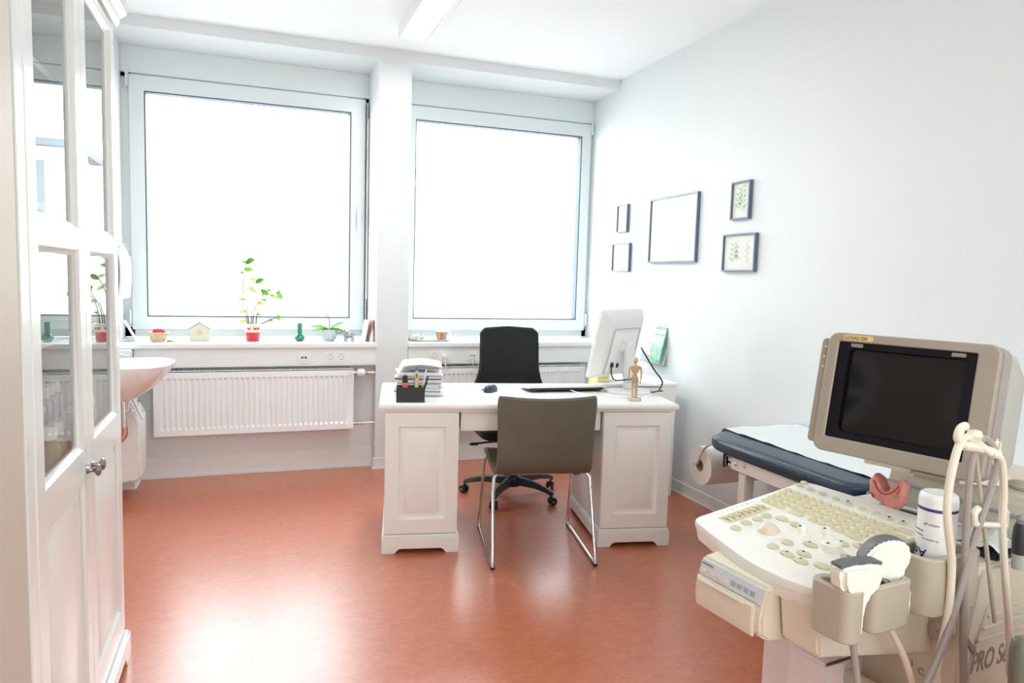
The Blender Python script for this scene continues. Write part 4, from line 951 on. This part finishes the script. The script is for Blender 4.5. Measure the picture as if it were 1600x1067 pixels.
# ------------------------------------------------------------------ examination couch on the right wall
def couch():
    t = thing('examination_couch', 'navy upholstered examination couch on a cream frame along the right wall', 'couch', (1.97, .40, 0))
    far = [(.060, 1.60), (.058, 2.33), (.066, 2.385), (.095, 2.432), (.145, 2.465), (.22, 2.485), (.30, 2.492), (.66, 2.50), (.66, 1.54), (.11, 1.54), (.075, 1.56)]
    near = [(.060, .06), (.060, 1.47), (.075, 1.505), (.11, 1.525), (.66, 1.525), (.66, 0), (.11, 0), (.075, .02)]
    for pts, nm in ((far, 'cushion'), (near, 'cushion')):
        cx = sum(p[0] for p in pts)/len(pts); cy = sum(p[1] for p in pts)/len(pts)
        def sc_(k): return [(p[0]+(.03 if p[0] < .3 else -.0 if p[0] > .6 else 0)*k, p[1]+(.03*k if p[1] < cy else -.03*k)) for p in pts]
        M().loft([[(x, y, z_) for x, y in sc_(k)] for k, z_ in ((.9, .594), (.35, .598), (.04, .612), (0, .630), (.12, .648), (.45, .658), (.95, .661))]).build(nm, NAVY, t)
    M().box(.078, .118, .15, 2.30, .535, .590, .003).build('side_rail', COUCHM, t)
    M().box(.60, .64, .15, 2.30, .535, .590, .003).build('side_rail', COUCHM, t)
    M().box(.078, .64, 2.255, 2.295, .536, .589, .003).build('end_rail', COUCHM, t)
    M().box(.074, .122, 2.295, 2.312, .532, .594, .002).build('rail_end_cap', BLACKP, t)
    for y_, z_ in ((2.265, .575), (2.265, .550), (2.215, .566), (2.160, .572)):
        M().lathe([(0, 0), (.010, 0), (.009, .004), (.005, .007), (0, .007)], seg=12, mx=Matrix.Translation((.078, y_, z_)) @ Matrix.Rotation(rad(-90), 4, 'Y')).build('rail_bolt', CHROME, t)
    for x in (.086, .585):
        for y_ in (.30, 2.160): M().box(x, x+.05, y_, y_+.05, .012, .536, .004).build('leg', COUCHM, t)
    for x in (.086, .585):
        for y_ in (.30, 2.160): M().box(x-.002, x+.052, y_-.002, y_+.052, 0, .014, .003).build('foot_cap', BLACKP, t)
    M().box(.095, .62, .31, 2.17, .20, .225, .003).build('lower_shelf', COUCHM, t)
couch()
def couch_paper():
    t = thing('couch_paper_sheet', 'white paper sheet covering the examination couch', 'paper sheet', (1.97, .40, .662))
    def fn(a, b):
        if a < .92: y, zz = .02+2.475*a/.92, 0
        else:
            q = (a-.92)/.08; y, zz = 2.495+.055*math.sin(q*1.5), -.075*q*q
        k = max(0, min(1, (y-2.38)/.15)); xs = .205+.02*k**1.5; x = xs+(.665-xs)*b
        dip = -.012*math.exp(-((y-1.53)/.05)**2)
        wr = .0022*math.sin(x*31+y*9)+.0018*math.sin(y*37-x*12)+.0012*math.sin(y*71+x*55)
        return (x, y, .0045+dip*.3+wr*.8+zz)
    M().shell(fn, 90, 24, .0008).build('sheet', SHEET, t)
couch_paper()
t = thing('paper_roll', 'large white paper roll on a bracket at the couch end', 'paper roll', (2.405, 3.07, .435))
rr = .100
M().ring([(rr*math.cos(2*PI*i/40), rr*math.sin(2*PI*i/40)) for i in range(40)], [(.031*math.cos(2*PI*i/40), .031*math.sin(2*PI*i/40)) for i in range(40)], -.23, .23, 'x').build('roll_body', ROLLP, t)
M().ring([(.031*math.cos(2*PI*i/40), .031*math.sin(2*PI*i/40)) for i in range(40)], [(.027*math.cos(2*PI*i/40), .027*math.sin(2*PI*i/40)) for i in range(40)], -.231, .231, 'x').build('cardboard_core', CARD, t)
M().cyl((-.26, 0, .012), (.235, 0, .012), .008).lathe([(0, -.008), (.012, -.006), (.012, .006), (0, .008)], (-.26, 0, .012), 12).tube([(-.245, 0, .012), (-.245, -.05, .10), (-.22, -.13, .158)], .006, 8, 3).build('roll_bracket', CHROME, t)
M().shell(lambda a, b: (-.215+.43*b, -rr*math.sin(a*PI*.42)-(.0), rr*math.cos(a*PI*.42)+.002), 8, 1, .001).build('loose_paper_end', ROLLP, t)
for i, (x, y, zz, w_, d_, h_, m_, lab) in enumerate(((2.31, 2.18, .225, .16, .20, .055, LWHITE, 'white flat box, lower one under the examination couch'), (2.31, 2.18, .281, .18, .21, .022, PURPLEG, 'grey-lilac flat case on the white box under the couch'))):
    t = thing('storage_box', lab, 'box', (x, y, zz))
    M().box(-w_, w_, -d_, d_, 0, h_, .004).build('box_body', m_, t); M().box(-w_-.002, w_+.002, -d_-.002, d_+.002, h_*.62, h_*.68).build('lid_gap', INK, t)
o = M().box(-.16, .16, -.11, .11, 0, .006, .001).box(-.16, .16, -.112, -.106, 0, .03, .002)
tag(o.build('blue_folder', CYAN, None, (2.05, 1.52, .6665), (0, 0, rad(-62))), 'cyan blue folder lying on the couch edge behind the gel bottle', 'folder')

# ------------------------------------------------------------------ ultrasound machine
UO = (.965, 1.376); UR = rad(-83)
def uw(u, v, z_=0):
    return (UO[0]+u*math.cos(UR)-v*math.sin(UR), UO[1]+u*math.sin(UR)+v*math.cos(UR), z_)
def on_machine(name, label, cat, u, v, z_, rz=0): return thing(name, label, cat, uw(u, v, z_), UR+rz)
def ultrasound():
    t = thing('ultrasound_machine', 'cream ultrasound machine with control panel and tilted monitor in the right foreground', 'ultrasound machine', uw(0, 0, 0), UR)
    # trolley body
    prof = [(.36, .14), (.36, .63), (.372, .70), (.392, .785), (.41, .806), (.90, .806), (.90, .14)]
    b = M().prism(prof, -.03, .42, 'x', .012, 3).build('body', BEIGE, t)
    M().box(.02, .38, .34, .92, .10, .145, .01).build('chassis', GREYP, b)
    # inset side panel with louvres and lettering
    sp = [(.385, .30), (.385, .60), (.430, .715), (.450, .728), (.86, .728), (.86, .30)]
    M().prism(sp, .4195, .4235, 'x', .0015, 2).build('side_panel', BEIGE, b)
    for i, (v0, zz) in enumerate(((.428, .690), (.412, .667), (.398, .644))):
        M().box(.422, .4285, v0, .80, zz, zz+.010, .003).build('vent_rib', BEIGE, b)
    text('PRO Series', .062, GREYINK, 'lettering', b, Matrix.Translation((.4242, .384, .580)) @ Matrix.Rotation(rad(90), 4, 'Z') @ Matrix.Rotation(rad(90), 4, 'X') @ Matrix.Scale(.68, 4, (1, 0, 0)), italic=.22)
    M().prism([(.395, .62), (.40, .628), (.37, .66), (.36, .655)], .41, .4245, 'x').build('panel_joint', GREYINK, b)
    # front: white lower door, drive box, symbols, castor-like hook disc
    M().box(.025, .20, .22, .365, .16, .60, .006).build('front_door', LILAC, b)
    M().box(.145, .245, .17, .24, .20, .555, .006).build('drive_box', LILAC, b)
    M().box(.2445, .2475, .175, .36, .553, .559, .001).build('dark_slot', INK, b)
    for i, (u_, z_, s) in enumerate(((.262, .600, '!'), (.280, .592, 'i'), (.298, .584, 'l'), (.314, .577, 'l'), (.330, .569, 'C'))):
        text(s, .022, GREYINK, 'symbol_mark', b, Matrix.Translation((u_, .3592, z_-.03)) @ Matrix.Rotation(rad(90), 4, 'X'))
    M().ring([(.278, .590), (.302, .590), (.290, .612)], [(.282, .5925), (.298, .5925), (.290, .607)], .3590, .3602).build('warning_triangle', GREYINK, b)
    M().lathe([(.030, 0), (.034, .004), (.034, .014), (.024, .018), (.010, .018), (.008, .024), (0, .024)], seg=26, mx=Matrix.Translation((.372, .36, .668)) @ Matrix.Rotation(rad(90), 4, 'X')).build('cable_wheel', HOLDER, b)
    M().cyl((.20, .30, .47), (.36, .30, .47), .028).build('foot_bar', CREAM, b)
    for u_ in (.0, .36):
        for v_ in (.42, .84):
            M().cyl((u_-.02, v_, .055), (u_+.02, v_, .055), .055, seg=22).box(u_-.026, u_+.026, v_-.03, v_+.03, .055, .115, .01).build('castor', GREYP, b)
    # tower under the monitor
    w_ = M().prism([(.585, .806), (.595, .870), (.605, .905), (.63, .925), (.89, .925), (.89, .806)], .06, .47, 'x', .01, 3).build('rear_tower', BEIGE, t)
    M().box(.065, .466, .588, .600, .872, .878, .002).build('tower_groove', GREYP, w_)
    M().lathe([(0, 0), (.034, .002), (.036, .008), (.024, .016), (0, .019)], (.355, .66, .922), 22, sx=1.1, sy=.8).build('oval_knob', HOLDER, w_)
    for k in range(6): M().box(.20+.018*k, .209+.018*k, .625, .675, .9245, .927, .001).build('vent_slot', GREYP, w_)
    M().box(.08, .42, .455, .585, .806, .822, .004).build('cable_tray', BLACKP, t)
    M().tube([(.12, .50, .828), (.22, .48, .832), (.32, .51, .83), (.40, .50, .828)], .006, 8, 4).tube([(.10, .53, .83), (.24, .54, .834), (.38, .53, .83)], .005, 8, 4).build('tray_cable', WHITEP, t)
    # tilted control panel
    P = Matrix.Translation((0, 0, .80)) @ Matrix.Rotation(rad(8), 4, 'X')
    out = [(-.052, .062), (-.046, .046), (-.030, .036), (.03, .020), (.095, .004), (.16, -.010), (.21, -.017), (.28, -.016), (.335, -.006), (.346, .004), (.348, .02), (.352, .40), (.345, .428), (.32, .438), (-.02, .430), (-.044, .424), (-.053, .405)]
    def sc_(k, z_): return [(.15+(x-.15)*(1-k*3), .21+(y-.21)*(1-k*2.6), z_) for x, y in out]
    cp = M().loft([sc_(.02, -.050), sc_(.006, -.047), sc_(.003, -.022), sc_(0, -.020), sc_(0, -.010), sc_(.004, -.003), sc_(.014, 0)]).build('control_panel', PANELM, t)
    cp.location = (0, 0, .80); cp.rotation_euler = (rad(8), 0, 0)
    key = M().loft([[(x, y, z_) for x, y in rrect(-a, a, -a*.85, a*.85, .003, 2)] for a, z_ in ((.0095, 0), (.0085, .004), (.0070, .0055))]).mesh('key', KEYM)
    wide = M().loft([[(x, y, z_) for x, y in rrect(-a*2.1, a*2.1, -a, a, .004, 2)] for a, z_ in ((.0095, 0), (.0085, .004), (.0070, .0055))]).mesh('key', KEYM)
    for r in range(5):
        n = 13 if r < 4 else 12
        for c in range(n):
            u_ = -.026+.0035*r+c*.0245; v_ = .338-.0235*r-.012*c/13
            if r == 4 and c in (3, 4, 5): 
                if c == 4: link('key', wide, cp, (u_, v_, .0))
                continue
            link('key', key, cp, (u_, v_, .0))
    for q in ((.295, .335), (.300, .300), (.298, .262)): link('key', wide, cp, (q[0], q[1], 0))
    def ob(a, b, h=.005): return M().lathe([(1, 0), (.95, h*.7), (.7, h), (0, h)], seg=18, sx=a, sy=b)
    small = ob(.0105, .0075).mesh('function_button', KEYG); big = ob(.014, .011, .006).mesh('function_button', KEYG); oval = ob(.018, .010, .006).mesh('function_button', KEYG)
    for q in ((-.036, .407), (-.031, .385), (.004, .383), (.043, .381), (.084, .377), (.121, .376), (.163, .371), (.199, .373), (.236, .367), (.269, .368)): link('function_button', small, cp, (q[0], q[1], 0))
    for q in ((.059, .076), (.053, .114), (.054, .149), (.054, .178), (.176, .069), (.182, .106)): link('function_button', big, cp, (q[0], q[1], 0))
    for q in ((.089, .191), (.134, .189), (.217, .134), (.219, .064), (.239, .090), (.257, .061), (.254, .186), (.249, .233), (.286, .205), (.304, .143), (.296, .075), (.318, .18)): link('function_button', oval, cp, (q[0], q[1], 0))
    dot = M().lathe([(0, 0), (.0035, 0), (.003, .001), (0, .001)], seg=8).mesh('indicator_lamp', REDINK); dotk = M().lathe([(0, 0), (.0035, 0), (.003, .001), (0, .001)], seg=8).mesh('indicator_lamp', INK)
    for q in ((.304, .143), (.286, .205)): link('indicator_lamp', dot, cp, (q[0], q[1], .006))
    for q in ((.121, .376), (.236, .367), (.269, .368), (.254, .186), (.217, .134), (.219, .064), (.239, .09), (.257, .061)): link('indicator_lamp', dotk, cp, (q[0]-.003, q[1]+.003, .0052))
    M().lathe([(.0245, 0), (.0245, .004), (.029, .003), (.031, 0)], seg=28, cap=False, mx=Matrix.Translation((.119, .116, 0))).build('trackball_ring', PANELM, cp)
    M().lathe([(.0245, 0), (.0235, .006), (.020, .013), (.013, .019), (.006, .0215), (0, .022)], (.119, .116, 0), 26).build('trackball', KEYBALL, cp)
    for u_, v_, r_, h_ in ((.168, .166, .010, .020), (.209, .195, .010, .020), (.264, .144, .021, .022)):
        M().lathe([(r_*1.35, 0), (r_*1.3, .002), (r_, .003), (r_*.92, h_*.9), (r_*.8, h_), (0, h_)], (u_, v_, 0), 24).build('rotary_knob', PROBEW, cp)
        link('indicator_lamp', dotk, cp, (u_, v_-r_*.5, h_+.0002))
    for k in range(8):
        v_ = .096+.0162*k
        M().box(-.004, .022, v_-.0012, v_+.0012, 0, .0012).build('slider_slot', GREYINK, cp)
        M().box(.004+.004*(k % 3), .010+.004*(k % 3), v_+.0015, v_+.0085, 0, .006, .001).build('slider_knob', KEYM, cp)
        M().box(-.034, -.026, v_+.006, v_+.0072, 0, .0005).build('scale_mark', GREYP, cp)
    M().box(-.012, .030, .086, .222, 0, .0008).build('slider_field', KEYM, cp)
    # bracket and printer slung under the panel
    M().prism([(-.005, .765), (.38, .80), (.38, .59), (.05, .655), (.01, .662)], .262, .355, 'x', .006, 2).build('support_arm', CREAM, t)
    pr = M().prism([(-.030, .768), (.24, .800), (.24, .62), (-.02, .655), (-.040, .668), (-.044, .70), (-.038, .735)], .068, .258, 'x', .006, 2).build('printer', CREAM, t)
    T = Matrix.Translation((0, -.042, 0))
    M().prism([(-.0455, .662), (-.050, .69), (-.0475, .727), (-.043, .730), (-.038, .730), (-.038, .660)], .072, .238, 'x', .002).build('printer_door', CREAM, pr)
    M().box(.085, .215, -.056, -.046, .7215, .7275, .002).build('printer_handle', CREAM, pr)
    M().prism([(-.0425, .734), (-.034, .764), (-.030, .764), (-.036, .732)], .074, .252, 'x').build('printer_panel', LOUVRE, pr)
    for k, (u_, c_) in enumerate(((.086, KEYM), (.108, TAN), (.130, TAN), (.152, KEYM))):
        M().lathe([(0, 0), (.006, 0), (.005, .003), (0, .003)], seg=12, mx=Matrix.Translation((u_, -.0405, .742)) @ Matrix.Rotation(rad(75), 4, 'X')).build('printer_button', c_, pr)
    for k in range(4): M().box(.168+.018*k, .180+.018*k, -.0405, -.036, .740, .752).build('printer_display_mark', GREYP, pr)
    M().box(.080, .11, -.0385, -.034, .756, .759).build('printer_lettering', GREYINK, pr)
    # probe holders on the right edge
    M().box(.352, .366, -.012, .34, .765, .822, .004).build('holder_rail', HOLDER, t)
    def cup(u0, u1, v0, v1, z0, z1, r, name='probe_holder'):
        O = rrect(u0, u1, v0, v1, r, 6); I = rrect(u0+.013, u1-.013, v0+.013, v1-.013, max(r-.010, .004), 6)
        o = M().ring(O, I, z0, z1, 'z').prism(I, z0+.004, z0+.010, 'z').build(name, HOLDER, t)
        bv = o.modifiers.new('bevel', 'BEVEL'); bv.width = .004; bv.segments = 2; bv.limit_method = 'ANGLE'
        return o
    cup(.350, .442, -.030, .022, .735, .832, .022)
    cup(.362, .446, .034, .142, .745, .833, .018)
    cup(.358, .462, .168, .335, .755, .866, .030, 'bottle_holder')
    for v_ in (.022, .142): M().box(.40, .425, v_, v_+(.013 if v_ < .1 else .027), .75, .80, .003).build('holder_link', CREAM, t)
    # cable hanger post with two hooks
    M().cyl((.475, .36, .72), (.475, .245, 1.075), .004).build('hanger_post', HOLDER, t)
    h = M().tube([(.470, .215, 1.086), (.478, .250, 1.080), (.485, .300, 1.066)], .009, 10, 3)
    h.tube([(.470, .215, 1.086), (.468, .200, 1.100), (.468, .206, 1.118), (.468, .220, 1.122)], .008, 10, 4)
    h.lathe([(0, -.012), (.011, -.009), (.014, 0), (.011, .009), (0, .012)], (.474, .240, 1.104), 14)
    h.box(.476, .490, .290, .306, 1.040, 1.095, .006, 3)
    h.build('cable_hook', CREAM, t)
    h = M().tube([(.48, .255, .935), (.482, .30, .928), (.485, .345, .922)], .0055, 10, 3).tube([(.48, .255, .935), (.48, .250, .955), (.48, .262, .965)], .0065, 10, 3).box(.480, .490, .342, .352, .912, .955, .004, 3)
    h.build('lower_cable_hook', CREAM, t)
    # monitor: neck, housing, screen
    M().lathe([(.075, 0), (.072, .012), (.046, .022), (.042, .075), (.05, .085), (0, .085)], (.245, .66, .922), 28).build('monitor_neck', CREAM, t)
    mo = bpy.data.objects.new('monitor_housing', None)
    T0 = (.075, .333, 1.013)
    RM = Matrix.Rotation(rad(10.4), 4, 'Z') @ Matrix.Rotation(rad(-10.1), 4, 'X')
    def fr(x0, x1, z0, z1, r): return rrect(x0, x1, z0, z1, r, 5)
    o = M().ring(fr(-.026, .343, -.036, .252, .022), fr(0, .300, 0, .231, .004), -.006, .012, 'y')
    o.use(BEZEL)
    hs = o.build('monitor_housing', BEZEL, t); bpy.data.objects.remove(mo)
    hs.matrix_local = Matrix.Translation(T0) @ RM
    bv = hs.modifiers.new('bevel', 'BEVEL'); bv.width = .004; bv.segments = 3; bv.limit_method = 'ANGLE'
    M().loft([[(x, .012, z_) for x, z_ in fr(-.026, .343, -.036, .252, .022)], [(x, .030, z_) for x, z_ in fr(-.024, .352, -.030, .250, .024)]]).build('bezel_band', BEZEL2, hs)
    M().loft([[(x, y, z_) for x, z_ in fr(*q)] for q, y in (((-.022, .350, -.028, .248, .024), .030), ((-.015, .345, -.024, .244, .024), .10), ((.02, .315, -.012, .225, .03), .25), ((.05, .285, .01, .20, .03), .33), ((.06, .275, .02, .19, .03), .345))]).build('rear_shell', SHELLM, hs)
    M().prism(fr(-.046, -.018, -.020, .236, .010), .004, .04, 'y').build('control_strip', BEZEL, hs)
    for z_ in (.19, .215, .165): M().lathe([(0, 0), (.004, 0), (.003, .004), (0, .004)], seg=10, mx=Matrix.Translation((-.034, .004, z_)) @ Matrix.Rotation(rad(90), 4, 'X')).build('control_knob', BEIGE, hs)
    M().ring(fr(0, .300, 0, .231, .004), fr(.026, .280, .018, .216, .012), -.002, .006, 'y').build('screen_border', SCREENB, hs)
    M().shell(lambda a, b: (.024+.258*a, .010-.006*math.sin(PI*a)*math.sin(PI*b), .016+.202*b), 12, 10, .001).build('screen', SCREEN, hs)
    M().prism([(.012, .2345), (.078, .2345), (.083, .240), (.078, .2475), (.012, .2475)], -.0072, -.0055, 'y').build('label_strip', GOLD, hs)
    text('LOGIQ 200', .0105, INK, 'label_lettering', hs, Matrix.Translation((.016, -.0074, .2372)) @ Matrix.Rotation(rad(90), 4, 'X'), depth=.0002)
    M().box(.20, .29, .0, .05, -.052, -.030, .008).build('swivel_bracket', BEZEL, hs)
    M().box(.08, .30, .02, .14, -.046, -.024, .008).build('tilt_base', CREAM, hs)
    for x in (.03, .25): M().box(x, x+.028, -.005, -.001, .2195, .228, .001).build('screen_clip', GREYINK, hs)
ultrasound()

# gel bottle, upside down in the holder
t = on_machine('gel_bottle', 'white ultrasound gel bottle standing upside down in the holder', 'bottle', .412, .250, .770)
M().lathe([(0, .0), (.012, 0), (.013, .03), (.028, .045), (.034, .06), (.0345, .075), (.0345, .195), (.033, .203), (.029, .207), (0, .204)], seg=36).build('bottle_body', WHITEP, t)
for q in (.174, .072): M().lathe([(.0348, q), (.0348, q+.006)], seg=36, cap=False).build('blue_band', BLUEINK, t)
def wrap_text(body, size, m, par, ang0, z_, r, flip=True):
    me_o = text(body, size, m, 'bottle_lettering', par, Matrix.Identity(4), depth=.0001)
    for v in me_o.data.vertices:
        s, h = v.co.x, v.co.y
        if flip: s, h = -s, -h
        a = ang0+s/r
        v.co = Vector(((r+.0004)*math.cos(a), (r+.0004)*math.sin(a), z_+h))
for body, size, a, z_, m_ in (('AquaUltra', .026, -92, .098, BLUEINK), ('Clear', .012, -150, .155, BLUEINK), ('ultrasound gel', .0065, -105, .135, GREYINK), ('water soluble', .0065, -105, .126, GREYINK), ('contact gel', .0065, -60, .150, GREYINK), ('for medical use', .0050, -60, .120, GREYINK)):
    wrap_text(body, size, m_, t, rad(a+10), z_, .0345)

def probe(label, u, v, z_, rz, curve, cab, cabm, lean=0):
    t = on_machine('ultrasound_probe', label, 'ultrasound probe', u, v, z_, rz)
    # head wide along local x, thin along y
    if curve:
        arc = [(.058*math.sin(rad(a)), .030+.058*math.cos(rad(a))-.058+.036) for a in range(-50, 51, 10)]
    else:
        arc = [(-.048, .058), (-.03, .062), (0, .063), (.03, .062), (.048, .058)]
    body = arc[:]+[(.047 if not curve else .046, .030), (.040, .012), (.018, -.006), (.012, -.03), (.011, -.075), (-.011, -.075), (-.012, -.03), (-.018, -.006), (-.040, .012), (-.047 if not curve else -.046, .030)]
    M().prism(body, -.021, .021, 'y', .009, 3).build('probe_body', PROBEW, t)
    lens = [(x*1.0, z2+.0025) for x, z2 in arc]+[(x*.97, z2-.004) for x, z2 in arc[::-1]]
    M().prism(lens, -.015, .015, 'y', .003, 2).build('probe_lens', LENS, t)
    if cab:
        inv = t.matrix_basis.inverted() if False else (Matrix.Translation(Vector(t.location)) @ Matrix.Rotation(UR+rz, 4, 'Z')).inverted()
        pts = [inv @ Vector(uw(*p)) for p in cab]
        M().tube(pts, .0065, 10, 8).build('probe_cable', cabm, t)
    for c in t.children:
        if c.name.startswith('probe_body') or c.name.startswith('probe_lens'): c.rotation_euler = (0, rad(lean), 0)
    return t
p1 = probe('white linear probe with grey tip lying over the front holder', .420, .010, .818, rad(80), False,
      [(.420, .006, .79), (.425, .006, .74), (.43, .02, .66), (.43, .05, .52), (.425, .10, .30)], CABGREY)
p2 = probe('cream convex probe with curved grey lens in the second holder', .402, .128, .835, rad(66), True,
      [(.405, .088, .79), (.41, .12, .74), (.42, .17, .66), (.43, .20, .58), (.43, .26, .45)], CABCREAM, -24)
def cable(label, pts, m, r=.0062):
    o = M().tube([uw(*p) for p in pts], r, 10, 8).build('probe_cable', m); return tag(o, label, 'cable')
cable('cream cable looped over the left end of the upper hook', [(.455, .225, .60), (.462, .205, .66), (.468, .215, .76), (.470, .210, .86), (.470, .185, .95), (.470, .182, 1.01), (.470, .196, 1.075), (.470, .215, 1.100), (.474, .235, 1.096), (.490, .270, 1.07)], CABCREAM, .0072)
cable('grey cable hanging straight down from the upper hook', [(.480, .300, .42), (.476, .275, .60), (.474, .262, .70), (.474, .245, .85), (.474, .236, .98), (.474, .240, 1.06), (.476, .262, 1.096), (.480, .285, 1.085), (.484, .300, 1.06)], CABGREY, .0068)
cable('grey cable slanting from the upper hook down to the left', [(.486, .300, 1.07), (.484, .290, 1.00), (.480, .255, .90), (.477, .230, .80), (.474, .205, .72), (.470, .165, .64), (.468, .12, .56)], CABGREY, .0068)
cable('cream cable running down the right side of the hanger', [(.490, .270, 1.07), (.492, .300, 1.055), (.490, .322, .99), (.488, .330, .93), (.486, .352, .85), (.484, .375, .78), (.482, .40, .70), (.480, .42, .60)], CABCREAM, .0068)
t = on_machine('doppler_pen', 'dark grey handled pen probe standing behind the cables', 'probe', .46, .455, .808)
M().lathe([(0, 0), (.012, 0), (.013, .03), (.013, .032), (0, .032)], seg=16).build('pen_foot', SHELLM, t); M().lathe([(0, .032), (.014, .032), (.0155, .06), (.014, .085), (.011, .095), (0, .095)], seg=16).build('pen_grip', CHARCOAL, t)
M().lathe([(0, .095), (.010, .095), (.012, .105), (.006, .112), (0, .112)], seg=16).build('pen_tip', BEZEL2, t)
t = on_machine('clear_bag', 'crumpled clear plastic bag on the machine deck', 'bag', .36, .48, .824)
M().shell(lambda a, b: (-.05+.12*a, -.04+.10*b, .012+.018*math.sin(a*PI)*math.sin(b*PI)+.006*math.sin(a*17+b*5)+.004*math.sin(b*23)), 18, 14, .002).build('bag_film', mat('clear_film', (.66, .70, .70), .12, var=.1, scale=20), t)
# organ model on a pin
def organ():
    t = on_machine('thyroid_model', 'pink anatomical thyroid model on a small stick behind the control panel', 'anatomical model', .170, .452, .852)
    lobes = M()
    L_ = []
    out = [(-.046, .030), (-.048, .055), (-.036, .072), (-.024, .066), (-.014, .048), (-.004, .038), (.008, .040), (.018, .054), (.030, .072), (.040, .074), (.046, .060), (.047, .036), (.040, .014), (.026, -.002), (.008, -.004), (-.010, .006), (-.030, .010)]
    for k, y_ in ((.35, -.016), (.72, -.013), (.93, -.007), (1, 0), (.93, .007), (.7, .012), (.35, .015)):
        cx, cz = 0, .030
        L_.append([(cx+(x-cx)*(.75+.25*k) if True else x, y_, (z_-.0)*(.80+.20*k)+.006*(1-k)) for x, z_ in out])
    lobes.loft(L_).build('gland', ORGAN, t)
    M().tube([(-.040, -.013, .058), (-.028, -.0165, .052), (-.022, -.0165, .040), (-.008, -.016, .030), (.008, -.016, .034), (.022, -.0165, .044), (.034, -.015, .060)], .0016, 6, 4).tube([(.030, -.0165, .040), (.036, -.015, .050), (.030, -.016, .058)], .0016, 6, 4).tube([(-.036, -.015, .024), (-.028, -.0165, .016)], .003, 6, 2).build('artery', ORGANR, t)
    M().cyl((.004, 0, -.012), (.004, 0, .004), .004).build('stick', CREAM, t)
    M().box(-.012, .020, -.010, .010, -.016, -.011, .002).build('stick_foot', CREAM, t)
organ()
